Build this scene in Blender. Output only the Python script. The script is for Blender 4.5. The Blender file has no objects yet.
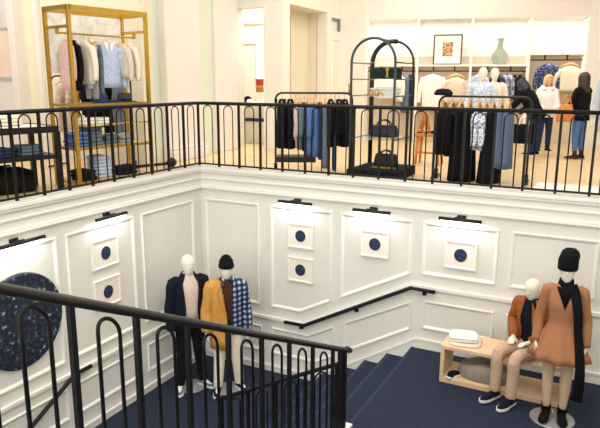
import bpy, bmesh, math, random
from mathutils import Vector, Matrix
random.seed(7)
PI = math.pi
C = bpy.context.scene.collection
K = 1/1.16          # the place is laid out in survey units of 1/1.16 m; everything is brought to metres at the end
FZ = -0.2           # shop floor
ZL = -2.453         # landing with the bench
ZC = -3.412         # corner landing
FIG = 1.16          # figures are modelled in metres

# ------------------------------------------------------------------ materials
def lin(c):
    return tuple(((x/255)/12.92 if x/255 <= .04045 else ((x/255+.055)/1.055)**2.4) for x in c)
_m = {}
def mat(name, col, rough=.7, metal=0, var=.08, scale=18, bump=0, emit=0, stretch=None, spec=.4, sheen=0):
    if name in _m: return _m[name]
    m = bpy.data.materials.new(name); m.use_nodes = True; nt = m.node_tree; n = nt.nodes; l = nt.links
    b = n['Principled BSDF']; c = lin(col)
    tc = n.new('ShaderNodeTexCoord'); mp = n.new('ShaderNodeMapping'); nz = n.new('ShaderNodeTexNoise')
    if stretch: mp.inputs['Scale'].default_value = stretch
    nz.inputs['Scale'].default_value = scale; nz.inputs['Detail'].default_value = 3
    l.new(tc.outputs['Object'], mp.inputs[0]); l.new(mp.outputs[0], nz.inputs[0])
    r = n.new('ShaderNodeValToRGB')
    r.color_ramp.elements[0].position = .3; r.color_ramp.elements[1].position = .7
    r.color_ramp.elements[0].color = (*[max(0, x*(1-var)) for x in c], 1)
    r.color_ramp.elements[1].color = (*[min(1, x*(1+var)) for x in c], 1)
    l.new(nz.outputs[0], r.inputs[0]); l.new(r.outputs[0], b.inputs['Base Color'])
    b.inputs['Roughness'].default_value = rough; b.inputs['Metallic'].default_value = metal
    b.inputs['Specular IOR Level'].default_value = spec
    if bump:
        bp = n.new('ShaderNodeBump'); bp.inputs['Strength'].default_value = bump; bp.inputs['Distance'].default_value = .01
        l.new(nz.outputs[0], bp.inputs['Height']); l.new(bp.outputs[0], b.inputs['Normal'])
    if emit:
        l.new(r.outputs[0], b.inputs['Emission Color']); b.inputs['Emission Strength'].default_value = emit
    _m[name] = m; return m

def ramp_mat(name, build, stops, rough=.7, bump=0, interp='LINEAR'):
    """build(nodes, links, texcoord) -> socket driving a colour ramp"""
    m = bpy.data.materials.new(name); m.use_nodes = True; nt = m.node_tree; n = nt.nodes; l = nt.links
    b = n['Principled BSDF']; tc = n.new('ShaderNodeTexCoord'); s = build(n, l, tc.outputs['Object'])
    r = n.new('ShaderNodeValToRGB'); r.color_ramp.interpolation = interp
    while len(r.color_ramp.elements) < len(stops): r.color_ramp.elements.new(.5)
    for e, (p, c) in zip(r.color_ramp.elements, stops): e.position = p; e.color = (*lin(c), 1)
    l.new(s, r.inputs[0]); l.new(r.outputs[0], b.inputs['Base Color']); b.inputs['Roughness'].default_value = rough
    if bump:
        bp = n.new('ShaderNodeBump'); bp.inputs['Strength'].default_value = bump; bp.inputs['Distance'].default_value = .01
        l.new(s, bp.inputs['Height']); l.new(bp.outputs[0], b.inputs['Normal'])
    return m
def noise_src(scale, detail=4, stretch=None):
    def f(n, l, co):
        mp = n.new('ShaderNodeMapping'); l.new(co, mp.inputs[0])
        if stretch: mp.inputs['Scale'].default_value = stretch
        t = n.new('ShaderNodeTexNoise'); t.inputs['Scale'].default_value = scale; t.inputs['Detail'].default_value = detail
        l.new(mp.outputs[0], t.inputs[0]); return t.outputs[0]
    return f
def plaid_src(px, pz):
    def f(n, l, co):
        sx = n.new('ShaderNodeSeparateXYZ'); l.new(co, sx.inputs[0])
        def band(sock, per):
            a = n.new('ShaderNodeMath'); a.operation = 'MULTIPLY'; a.inputs[1].default_value = 2*PI/per; l.new(sock, a.inputs[0])
            s = n.new('ShaderNodeMath'); s.operation = 'SINE'; l.new(a.outputs[0], s.inputs[0])
            g = n.new('ShaderNodeMath'); g.operation = 'GREATER_THAN'; g.inputs[1].default_value = 0.1; l.new(s.outputs[0], g.inputs[0])
            return g.outputs[0]
        ad = n.new('ShaderNodeMath'); l.new(band(sx.outputs[0], px), ad.inputs[0]); l.new(band(sx.outputs[2], pz), ad.inputs[1])
        h = n.new('ShaderNodeMath'); h.operation = 'MULTIPLY'; h.inputs[1].default_value = .5; l.new(ad.outputs[0], h.inputs[0])
        return h.outputs[0]
    return f
def wood_floor():
    m = bpy.data.materials.new('oak_planks'); m.use_nodes = True; n = m.node_tree.nodes; l = m.node_tree.links
    b = n['Principled BSDF']; tc = n.new('ShaderNodeTexCoord')
    br = n.new('ShaderNodeTexBrick'); br.inputs['Scale'].default_value = 1
    br.inputs['Brick Width'].default_value = 1.6; br.inputs['Row Height'].default_value = .16
    br.inputs['Mortar Size'].default_value = .004; br.inputs['Mortar'].default_value = (*lin((190, 140, 85)), 1)
    br.inputs['Color1'].default_value = (*lin((243, 216, 170)), 1); br.inputs['Color2'].default_value = (*lin((236, 203, 152)), 1)
    l.new(tc.outputs['Object'], br.inputs[0])
    nz = n.new('ShaderNodeTexNoise'); nz.inputs['Scale'].default_value = 3; mp = n.new('ShaderNodeMapping'); mp.inputs['Scale'].default_value = (1, 14, 1)
    l.new(tc.outputs['Object'], mp.inputs[0]); l.new(mp.outputs[0], nz.inputs[0])
    mx = n.new('ShaderNodeMix'); mx.data_type = 'RGBA'; mx.blend_type = 'MULTIPLY'; mx.inputs[0].default_value = .25
    l.new(br.outputs[0], mx.inputs[6]); l.new(nz.outputs[0], mx.inputs[7]); l.new(mx.outputs[2], b.inputs['Base Color'])
    b.inputs['Roughness'].default_value = .35
    return m

WHITE = mat('white_wall_paint', (229, 226, 217), .6, var=.015, scale=3)
TRIM = mat('white_trim_paint', (238, 235, 227), .45, var=.01, scale=4)
SHOPW = mat('cream_shop_paint', (238, 234, 222), .7, var=.015, scale=2)
COLW = mat('column_paint', (236, 229, 222), .6, var=.015, scale=2)
GREENW = mat('pale_green_paint', (222, 230, 212), .7, var=.02, scale=2)
BEIGEW = mat('beige_panel_paint', (234, 226, 202), .7, var=.02, scale=2)
SOFF = mat('blush_soffit_paint', (233, 222, 213), .8, var=.015, scale=1)
CUBW = mat('cubby_white', (250, 248, 240), .6, var=.01, scale=2)
CUBB = mat('cubby_linen', (222, 205, 180), .8, var=.05, scale=30)
CARPET = ramp_mat('navy_carpet', noise_src(60, 6), [(.25, (15, 22, 38)), (.55, (25, 36, 60)), (.8, (40, 55, 84))], .95, .25)
OAK = wood_floor()
PALEFLOOR = mat('pale_floor_border', (246, 238, 228), .5, var=.03, scale=3)
IRON = mat('black_iron', (13, 13, 17), .5, var=.25, scale=30, spec=.28)
IRONR = mat('bronzed_rail', (27, 24, 23), .4, var=.2, scale=9, spec=.5)
BLACKM = mat('black_metal', (15, 15, 18), .4, var=.2, scale=20)
NICKEL = mat('dark_nickel', (70, 76, 80), .35, metal=.6, var=.1)
GOLD = mat('brushed_brass', (204, 164, 66), .32, metal=.75, var=.1, scale=25)
GLASSY = None
def glass():
    global GLASSY
    if GLASSY: return GLASSY
    m = bpy.data.materials.new('clear_shelf_glass'); m.use_nodes = True; n = m.node_tree.nodes; l = m.node_tree.links
    b = n['Principled BSDF']; b.inputs['Base Color'].default_value = (.82, .92, .88, 1); b.inputs['Roughness'].default_value = .05
    b.inputs['Alpha'].default_value = .28
    t = n.new('ShaderNodeTexNoise'); t.inputs['Scale'].default_value = 2
    mr = n.new('ShaderNodeMapRange'); mr.inputs[3].default_value = .03; mr.inputs[4].default_value = .1
    l.new(t.outputs[0], mr.inputs[0]); l.new(mr.outputs[0], b.inputs['Roughness'])
    GLASSY = m; return m
MANQ = mat('mannequin_white', (238, 231, 214), .5, var=.02, scale=6)
SKIN = mat('skin_light', (226, 176, 148), .55, var=.04, scale=20)
TANSKIN = mat('mannequin_cream', (226, 196, 160), .5, var=.03, scale=6)
PLY = mat('birch_ply', (232, 200, 160), .5, var=.06, scale=4, stretch=(1, 8, 8))
def cloth(name, col, var=.14, scale=26, bump=.3, rough=.9, stretch=None): return mat(name, col, rough, var=var, scale=scale, bump=bump, stretch=stretch, spec=.2)
NAVY = cloth('navy_wool', (19, 23, 37)); BLACKC = cloth('black_cotton', (13, 13, 18)); CAMEL = cloth('camel_wool', (205, 150, 76))
DRESS = cloth('camel_knit', (170, 118, 84), .06); RUST = cloth('rust_suede', (150, 88, 42)); KHAKI = cloth('khaki_twill', (205, 172, 146), .08)
CREAM = cloth('cream_cotton', (232, 222, 202), .06); BEIGE = cloth('oat_knit', (217, 200, 184), .08); BROWN = cloth('brown_jersey', (74, 44, 28))
WHITEC = cloth('white_cotton', (243, 240, 233), .05); DENIM = cloth('blue_denim', (84, 114, 168)); DKDENIM = cloth('dark_denim', (44, 58, 92))
GREYD = cloth('grey_denim', (104, 116, 130)); LTBLUE = cloth('pale_blue_chambray', (190, 204, 226)); PINK = cloth('dusty_pink', (214, 178, 178))
GREY = cloth('grey_knit', (150, 146, 142)); LEATH = mat('tan_leather', (206, 124, 60), .5, var=.15, scale=14); SLATE = cloth('slate_crepe', (92, 108, 132))
TEALG = cloth('grey_teal', (96, 112, 120)); OLIVE = cloth('dark_olive_felt', (58, 66, 62))
PLAID = ramp_mat('blue_plaid', plaid_src(.07, .07), [(0, (20, 27, 48)), (.4, (50, 70, 108)), (.9, (172, 186, 206))], .9, interp='CONSTANT')
FLORAL = ramp_mat('navy_print', noise_src(34, 2), [(.42, (20, 28, 62)), (.56, (38, 54, 104)), (.62, (150, 166, 200))], .9)
BLOUSEP = ramp_mat('white_blue_print', noise_src(30, 2), [(.4, (92, 112, 150)), (.5, (206, 214, 230)), (.6, (238, 240, 244))], .9)
PALEP = ramp_mat('pale_blue_print', noise_src(26, 2), [(.4, (176, 190, 216)), (.52, (214, 222, 236)), (.62, (232, 236, 242))], .9)
GREYP = ramp_mat('grey_blue_print', noise_src(30, 2), [(.4, (62, 74, 104)), (.52, (150, 160, 184)), (.62, (186, 192, 206))], .9)
MARBLED = ramp_mat('mottled_panel', noise_src(9, 5), [(.3, (214, 214, 208)), (.5, (240, 238, 228)), (.7, (252, 250, 242))], .4)
DISCM = ramp_mat('navy_crackle', noise_src(17, 10), [(.40, (10, 16, 28)), (.53, (24, 36, 56)), (.62, (44, 60, 84)), (.72, (188, 198, 206))], .75, .5)
INKM = ramp_mat('indigo_ink', noise_src(30, 6), [(.35, (20, 28, 54)), (.6, (38, 52, 88)), (.75, (70, 88, 122))], .8)
PAPER = mat('art_paper', (242, 232, 220), .8, var=.02); FRAMEW = mat('white_frame', (240, 233, 222), .5, var=.02)
SOLE = mat('white_rubber', (238, 238, 236), .6, var=.03); DISCB = mat('brushed_steel', (176, 176, 178), .35, metal=.55, var=.06)
WOODH = mat('hanger_wood', (222, 170, 108), .5, var=.12, scale=12, stretch=(8, 1, 1)); OAKST = mat('stool_oak', (214, 142, 74), .5, var=.15, scale=8, stretch=(1, 6, 1))
LEDM = mat('led_strip', (255, 252, 246), .5, var=.01, emit=4)

# ------------------------------------------------------------------ mesh helpers
def V(*a): return Vector(a)
def box(bm, x0, x1, y0, y1, z0, z1, M=None):
    vs = [bm.verts.new(V(x, y, z)) for x in (x0, x1) for y in (y0, y1) for z in (z0, z1)]
    if M is not None:
        for v in vs: v.co = M @ v.co
    for f in ((0,1,3,2),(4,6,7,5),(0,4,5,1),(2,3,7,6),(0,2,6,4),(1,5,7,3)): bm.faces.new([vs[i] for i in f])
    return vs
def prism(bm, pts, d):
    """pts: list of Vectors (planar polygon), extruded by vector d"""
    a = [bm.verts.new(p) for p in pts]; b = [bm.verts.new(p+d) for p in pts]
    bm.faces.new(a[::-1]); bm.faces.new(b)
    for i in range(len(a)):
        j = (i+1) % len(a); bm.faces.new((a[i], a[j], b[j], b[i]))
def loft(bm, rings, cap=(1, 1), closed=True):
    R = [[bm.verts.new(p) for p in r] for r in rings]
    n = len(R[0]); rng = range(n) if closed else range(n-1)
    for a, b in zip(R, R[1:]):
        for i in rng:
            j = (i+1) % n; bm.faces.new((a[i], a[j], b[j], b[i]))
    if cap[0] and closed: bm.faces.new(R[0][::-1])
    if cap[1] and closed: bm.faces.new(R[-1])
    return R
def tube(bm, pts, rad, seg=8, cap=(1, 1), flat=1.0, up=None):
    pts = [Vector(p) for p in pts]; n = len(pts)
    if not hasattr(rad, '__len__'): rad = [rad]*n
    T = []
    for i in range(n):
        t = (pts[min(i+1, n-1)]-pts[max(i-1, 0)])
        T.append(t.normalized() if t.length > 1e-9 else V(0, 0, 1))
    u = Vector(up) if up else (V(0, 0, 1) if abs(T[0].z) < .9 else V(1, 0, 0))
    u = (u - T[0]*u.dot(T[0])).normalized(); rings = []
    for i in range(n):
        u = (u - T[i]*u.dot(T[i])).normalized(); w = T[i].cross(u)
        rings.append([pts[i] + u*(rad[i]*math.cos(2*PI*k/seg)) + w*(rad[i]*flat*math.sin(2*PI*k/seg)) for k in range(seg)])
    loft(bm, rings, cap)
def smoothpts(pts, k=4):
    pts = [Vector(p) for p in pts]; out = []
    for i in range(len(pts)-1):
        p0 = pts[max(i-1, 0)]; p1 = pts[i]; p2 = pts[i+1]; p3 = pts[min(i+2, len(pts)-1)]
        for j in range(k):
            t = j/k; out.append(.5*((2*p1)+(p2-p0)*t+(2*p0-5*p1+4*p2-p3)*t*t+(3*p1-p0-3*p2+p3)*t**3))
    return out+[pts[-1]]
def smoothrad(r, k=4):
    out = []
    for i in range(len(r)-1):
        for j in range(k): out.append(r[i]+(r[i+1]-r[i])*j/k)
    return out+[r[-1]]
def stube(bm, pts, rad, seg=10, k=4, **kw):
    if not hasattr(rad, '__len__'): rad = [rad]*len(pts)
    tube(bm, smoothpts(pts, k), smoothrad(rad, k), seg, **kw)
def lathe(bm, prof, seg=24, c=(0, 0, 0), sx=1, sy=1):
    rings = [[V(c[0]+r*sx*math.cos(2*PI*k/seg), c[1]+r*sy*math.sin(2*PI*k/seg), c[2]+z) for k in range(seg)] for r, z in prof]
    loft(bm, rings)
def ell(bm, c, a, b, d, seg=14, rows=8, M=None):
    rings = []
    for i in range(rows+1):
        t = PI*(i+.02)/(rows+.04); r = math.sin(t)
        ring = [V(a*r*math.cos(2*PI*k/seg), b*r*math.sin(2*PI*k/seg), d*math.cos(PI-t)) for k in range(seg)]
        rings.append([(M @ p if M is not None else p)+Vector(c) for p in ring])
    loft(bm, rings)
def build(name, bm, m, parent=None, smooth=True, bevel=0, solid=0, remesh=0, sm=0, sub=0):
    bmesh.ops.recalc_face_normals(bm, faces=bm.faces[:])
    me = bpy.data.meshes.new(name); bm.to_mesh(me); bm.free()
    if smooth:
        for p in me.polygons: p.use_smooth = True
    o = bpy.data.objects.new(name, me); C.objects.link(o)
    if m: me.materials.append(m)
    if parent: o.parent = parent
    if remesh:
        d = o.modifiers.new('r', 'REMESH'); d.mode = 'VOXEL'; d.voxel_size = remesh; d.use_smooth_shade = True
        d = o.modifiers.new('s', 'SMOOTH'); d.iterations = sm or 3; d.factor = .5
    if solid:
        d = o.modifiers.new('t', 'SOLIDIFY'); d.thickness = solid; d.offset = 0
    if bevel:
        d = o.modifiers.new('b', 'BEVEL'); d.width = bevel; d.segments = 2; d.limit_method = 'ANGLE'
    if sub:
        d = o.modifiers.new('u', 'SUBSURF'); d.levels = sub; d.render_levels = sub
    return o
B = bmesh.new
def thing(name, label, cat, loc=(0, 0, 0), rz=0, group=None, scale=1):
    o = bpy.data.objects.new(name, None); C.objects.link(o); o.empty_display_size = .1
    o.location = loc; o.rotation_euler = (0, 0, rz); o.scale = (scale,)*3
    o['label'] = label; o['category'] = cat
    if group: o['group'] = group
    return o
def tag(o, label, cat, group=None, loc=None, rz=None):
    o['label'] = label; o['category'] = cat
    if group: o['group'] = group
    if loc is not None: o.location = loc
    if rz is not None: o.rotation_euler = (0, 0, rz)
    return o
def struct(name, bm, m, **kw):
    kw.setdefault('smooth', False)
    o = build(name, bm, m, **kw); o['kind'] = 'structure'; return o

# ------------------------------------------------------------------ setting: stairwell
bm = B(); box(bm, -.25, 9, 0, .25, -6, -.02); box(bm, -.25, 9, -.02, .27, -.04, 0); struct('wall_back', bm, WHITE)
bm = B(); box(bm, -.25, 0, -11, 0, -6, -.02); box(bm, -.27, .02, -11, -.0, -.04, 0); struct('wall_left', bm, WHITE)
bm = B(); box(bm, 8.6, 8.85, -14, 12, -6, 5); struct('wall_right', bm, WHITE)
bm = B(); box(bm, -10, 9, -14.2, -14, -6, 5); struct('wall_front', bm, WHITE)

XA, XB = 1.95, 3.80                         # where the panelling starts and stops climbing
def prof(zlo, x, a=XA, b=XB, rise=.95):
    return zlo + rise*min(1, max(0, (x-a)/(b-a)))
def offset_poly(P, w):
    n = len(P); out = []
    area = sum(P[i][0]*P[(i+1) % n][1]-P[(i+1) % n][0]*P[i][1] for i in range(n)); s = 1 if area > 0 else -1
    for i in range(n):
        a, b, c = Vector(P[i-1]), Vector(P[i]), Vector(P[(i+1) % n])
        d1 = (b-a).normalized(); d2 = (c-b).normalized()
        n1 = V(-d1.y, d1.x)*s; n2 = V(-d2.y, d2.x)*s
        h = (n1+n2).normalized(); out.append(b+h*(w/max(.3, h.dot(n1))))
    return out
def frame(bm, P, place, w=.055, d=.028):
    prof_ = ((0, 0), (.2, 1), (.55, .85), (.75, .45), (1, 0))
    rings = [[place(p[0], p[1], d*h) for p in offset_poly(P, w*t)] for t, h in prof_]
    loft(bm, rings, cap=(0, 0))
pb = lambda x, z, d: V(x, -d, z)
pw = lambda y, z, d: V(d, y, z)
bm = B()
UP = ((.08, 1.15), (1.37, 2.47), (2.61, 3.74), (3.885, 4.94), (5.1, 6.17), (6.33, 7.4), (7.55, 8.5))
for x0, x1 in UP:
    low = [(x, prof(-2.255, x, 1.92, 3.77, .94)) for x in (x0, 1.92, 3.77, x1) if x0 <= x <= x1]
    frame(bm, low+[(x1, -.53), (x0, -.53)], pb)
for x0, x1 in ((.08, 1.2), (1.38, 2.53), (2.69, 3.77), (3.93, 4.95), (5.1, 6.17), (6.33, 7.4), (7.55, 8.5)):
    low = [(x, prof(-3.08, x, 2.2, 3.86, .945)) for x in (x0, 2.2, x1) if x0 <= x <= x1]
    up = [(x, prof(-2.62, x, 2.05, 3.84, .92)) for x in (x1, 2.05, x0) if x0 <= x <= x1]
    frame(bm, low+up, pb, w=.05)
def band(bm, xs, zf, h, d, place):
    for a, b in zip(xs, xs[1:]):
        q = [place(a, zf(a), 0), place(b, zf(b), 0), place(b, zf(b), d), place(a, zf(a), d)]
        prism(bm, q, V(0, 0, h))
zr = lambda x: prof(-2.47, x, 1.98, 3.76, .95)
band(bm, (0, 1.98, 3.76, 8.6), zr, .045, .04, pb)
band(bm, (0, 1.98, 3.76, 8.6), lambda x: zr(x)-.02, .02, .022, pb)
struct('trim_back', bm, TRIM)
bm = B()
for y0, y1 in ((-1.52, -.24), (-2.95, -1.68), (-4.41, -3.1), (-5.9, -4.57)):
    frame(bm, [(y0, -2.255), (y1, -2.255), (y1, -.53), (y0, -.53)], pw)
    frame(bm, [(y0, -3.08), (y1, -3.08), (y1, -2.62), (y0, -2.62)], pw, w=.05)
band(bm, (-8, 0), lambda y: -2.47, .045, .04, pw); band(bm, (-8, 0), lambda y: -2.49, .02, .022, pw)
struct('trim_left', bm, TRIM)
bm = B()                                     # cornice under the balcony edge
for z0, z1, d in ((-.05, 0, .05), (-.09, -.05, .03), (-.2, -.17, .022), (-.36, -.33, .045), (-.33, -.30, .03)):
    box(bm, 0, 8.6, -d, 0, z0, z1); box(bm, 0, d, -11, 0, z0, z1)
struct('trim_cornice', bm, TRIM, bevel=.006)
bm = B()
zb = lambda x: prof(-3.33, x, 2.22, 3.86, 1.0)
for a, b in ((0, 2.22), (2.22, 3.86), (3.86, 8.6)):
    prism(bm, [V(a, -.022, zb(a)), V(b, -.022, zb(b)), V(b, -.022, zb(b)-.55), V(a, -.022, zb(a)-.55)], V(0, .022, 0))
    prism(bm, [V(a, -.034, zb(a)), V(b, -.034, zb(b)), V(b, -.034, zb(b)+.03), V(a, -.034, zb(a)+.03)], V(0, .034, 0))
struct('baseboard_back', bm, TRIM)
bm = B(); box(bm, 0, .022, -8, 0, -3.8, -3.33); box(bm, 0, .034, -8, 0, -3.33, -3.3); struct('baseboard_left', bm, TRIM)

# floors and stairs
TR, RI = .357, (ZL-ZC)/5
bm = B()
for i in range(5):
    x1 = 3.82-i*TR; x0 = x1-TR if i < 4 else x1-.02
    box(bm, 3.82-(i+1)*TR, x1, -2.5, 0, ZC-.3, ZL-(i+1)*RI)
    box(bm, x1-.02, x1+.0, -2.5, 0, ZL-(i+1)*RI, ZL-i*RI-.035) if i else None
struct('stair_flight_lower', bm, CARPET, bevel=.012)
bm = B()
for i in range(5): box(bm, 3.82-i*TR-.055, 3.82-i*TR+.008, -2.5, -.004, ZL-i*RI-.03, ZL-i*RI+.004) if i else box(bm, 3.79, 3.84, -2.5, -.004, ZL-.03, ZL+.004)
struct('trim_nosing_highlight', bm, ramp_mat('navy_nosing_highlight', noise_src(60, 6), [(.25, (21, 31, 54)), (.55, (34, 48, 80)), (.8, (50, 68, 104))], .9, .2), bevel=.01)  # lighter navy strip puts the worn nosing's highlight into the colour
bm = B(); box(bm, 3.80, 8.6, -2.52, 0, ZL-.3, ZL); box(bm, 3.8, 3.83, -2.5, 0, ZC, ZL-.2); box(bm, 3.86, 8.6, -3.02, -2.5, ZL-.3, ZL); struct('floor_bench_landing', bm, CARPET, bevel=.015)
bm = B(); box(bm, 0, 2.06, -3.05, 0, ZC-.3, ZC); struct('floor_corner_landing', bm, CARPET)
bm = B()
for i in range(8): box(bm, 0, 2.06, -3.05-(i+1)*.37, -3.05-i*.37, ZC-.3-(i+1)*RI, ZC-(i+1)*RI)
struct('stair_flight_left', bm, CARPET, bevel=.012)
bm = B()
NU = 12; ru = (FZ-ZL)/NU
for i in range(NU): box(bm, 3.86, 8.6, -7.3 if i == NU-1 else -3.0-(i+1)*.39, -3.0-i*.39, ZL+i*ru-.25, ZL+(i+1)*ru)
struct('stair_flight_upper', bm, CARPET, bevel=.012)
bm = B()
prism(bm, [V(3.74, -2.45, ZL-.35), V(3.74, -2.45, ZL+.03), V(3.74, -2.65, ZL+.03), V(3.74, -3.0, ZL+.05), V(3.74, -7.3, FZ+.0), V(3.74, -7.3, FZ-.4)], V(.12, 0, 0))
prism(bm, [V(3.84, -2.56, ZL-.35), V(3.84, -2.56, ZL+.02), V(2.0, -2.56, ZC+.05), V(2.0, -2.56, ZC-.35)], V(0, .06, 0))
struct('trim_stringer', bm, TRIM)
bm = B(); box(bm, 0, 8.6, -14, 0, -6.2, -6); struct('floor_lower', bm, CARPET)
bm = B()
box(bm, -10, 8.6, .25, 13, FZ-.3, FZ); box(bm, -10, -.25, -14, .25, FZ-.3, FZ); box(bm, 3.8, 8.6, -14, -7.3, FZ-.3, FZ)
struct('floor', bm, OAK)
bm = B(); box(bm, 5.12, 8.6, .27, 2.3, FZ, FZ+.006); struct('floor_border', bm, PALEFLOOR)
bm = B(); box(bm, -10, 8.85, -14.2, 13.2, 4.7, 4.9); struct('ceiling', bm, SHOPW)

# ------------------------------------------------------------------ setting: shop walls
bm = B(); box(bm, -10, -5.2, .9, 1.2, FZ, 4.7); struct('wall_alcove', bm, mat('alcove_white', (240, 234, 230), .6, var=.01, scale=2))
bm = B(); box(bm, -5.28, -5.1, .62, 1.2, FZ, 4.7); box(bm, -4.72, -4.6, .8, .9, FZ, 4.7); box(bm, -5.28, -5.1, .6, .62, FZ, FZ+.3); struct('trim_pilaster', bm, COLW, bevel=.015)
bm = B(); box(bm, -5.15, -1.95, .905, 1.2, FZ, 4.7); struct('wall_panelled', bm, BEIGEW)
bm = B(); box(bm, -2.2, -1.955, 1.1, 4.28, FZ, 4.7); struct('wall_return', bm, GREENW)
bm = B(); box(bm, -2.0, -1.78, 1.4, 2.52, FZ, 4.7); box(bm, -2.0, -1.70, 1.36, 2.64, FZ, .02); box(bm, -2.0, -1.74, 1.38, 2.58, .02, .09); struct('trim_column', bm, COLW, bevel=.02)
bm = B(); box(bm, -2.0, -1.88, 3.2, 3.6, FZ, 4.7); box(bm, -2.0, -1.91, 3.6, 4.2, FZ, 4.7); struct('trim_casing', bm, COLW, bevel=.02)
# wall with the doorway, looking into the next room
bm = B(); box(bm, -2.2, -1.97, 4.27, 4.5, FZ, 4.7); box(bm, -1.25, -.76, 4.265, 4.5, FZ, 4.7); box(bm, -1.97, -1.25, 4.27, 4.5, 3.05, 4.7)
box(bm, -2.03, -1.97, 4.22, 4.27, FZ, 3.05); box(bm, -1.25, -1.19, 4.22, 4.27, FZ, 3.05); box(bm, -2.03, -1.19, 4.22, 4.27, 3.05, 3.13)
struct('wall_doorway', bm, SHOPW)
bm = B(); box(bm, -4.5, 0, 7.4, 7.6, FZ, 4.7); box(bm, -4.5, -1.0, 7.36, 7.4, 2.45, 2.52); box(bm, -4.5, -1.0, 7.34, 7.4, 3.0, 3.12); struct('wall_next_room', bm, SHOPW)
bm = B()
box(bm, -3.31, -3.02, 7.30, 7.36, 1.45, 2.6)
o = struct('window_1', bm, mat('bright_pane', (255, 255, 252), .4, var=.01, emit=1.2))
# wall along the shop with the recess and the little transom
xw = -.75
bm = B()
box(bm, xw-.3, xw, 4.28, 4.6, FZ, 4.7); box(bm, xw-.3, xw, 6.6, 6.86, FZ, 4.7); box(bm, xw-.3, xw, 4.6, 6.6, 3.13, 4.7)
box(bm, xw-.3, xw, 7.5, 8.3, FZ, 4.7); box(bm, xw-.3, xw, 6.86, 7.5, 3.03, 4.7); box(bm, xw-.3, xw, 6.86, 7.5, FZ, 2.7)
struct('wall_side', bm, SHOPW)
bm = B(); box(bm, xw-.62, xw-.55, 4.5, 6.9, FZ, 3.3); box(bm, xw-.56, xw-.29, 6.6, 6.7, FZ, 3.3); box(bm, xw-.56, xw-.29, 4.5, 6.9, 3.12, 3.2); struct('wall_recess', bm, BEIGEW)
bm = B(); box(bm, xw-.56, xw, 4.58, 4.62, FZ, 3.13); box(bm, xw-.45, xw-.36, 4.62, 4.72, FZ, 3.13); struct('trim_recess', bm, mat('recess_edge', (214, 186, 160), .7, var=.03))
bm = B(); frame(bm, [(6.9, FZ+.2), (7.46, FZ+.2), (7.46, 2.5), (6.9, 2.5)], lambda y, z, d: V(xw+d, y, z)); struct('trim_door_panel', bm, TRIM)
bm = B(); box(bm, xw-.12, xw-.06, 6.86, 7.5, 2.7, 3.03); o = struct('window_2', bm, mat('transom_glass', (232, 236, 238), .2, var=.03))
bm = B(); box(bm, xw-.06, xw+.01, 6.86, 7.5, 2.98, 3.03); box(bm, xw-.06, xw+.01, 7.36, 7.5, 2.7, 3.03); struct('trim_transom', bm, mat('transom_grey', (128, 134, 138), .5))

# the wall of lit bays at the back of the shop
S0 = V(-.1, 7.6); E = V(.970, .243); N = V(.243, -.970); SA = math.atan2(.243, .970)
def Sp(s, off, z): p = S0+E*s+N*off; return V(p.x, p.y, z)
SM = Matrix.Translation(V(S0.x, S0.y, 0)) @ Matrix.Rotation(SA, 4, 'Z')
def sbox(bm, s0, s1, o0, o1, z0, z1): box(bm, s0, s1, -o1, -o0, z0, z1, SM)
bm = B(); sbox(bm, -.85, .02, -.25, 0, FZ, 4.7); sbox(bm, .02, 5.55, -.7, 0, 3.0, 4.7); struct('wall_soffit', bm, SOFF)
bm = B(); sbox(bm, 5.55, 9, -.25, 0, FZ, 4.7); struct('wall_far', bm, COLW)
BAYS = ((.05, 1.37, 1.80), (1.43, 2.75, 1.80), (2.81, 4.17, 1.80), (4.22, 5.5, 2.08))
bm = B(); sbox(bm, 0, 5.55, -.7, -.62, 1.7, 3.0)
for s in (0, 1.37, 2.75, 4.17, 5.5): sbox(bm, s, s+.055, -.65, 0.01, FZ, 3.0)
for a, b, z in BAYS: sbox(bm, a, b, -.62, -.01, z, z+.045)
struct('trim_bays', bm, CUBW)
bm = B(); sbox(bm, 0, 5.55, -.69, -.6, FZ, 2.07); struct('wall_bay_backing', bm, CUBB)
for i, (a, b, z) in enumerate(BAYS):
    bm = B(); M = SM
    tube(bm, [SM @ V(a, .22, z-.12), SM @ V(b, .22, z-.12)], .016, 8)
    for s in (.3, .72):
        x = a+(b-a)*s; box(bm, x-.02, x+.02, .2, .24, z-.12, z, SM)
    o = build('hanging_rail', bm, BLACKM)
    tag(o, ('black hanging rail in the bay behind the arched stand', 'black hanging rail in the bay under the framed photograph', 'black hanging rail in the bay under the vase',
            'black hanging rail in the bay behind the blonde shopper')[i], 'rail')

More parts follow.
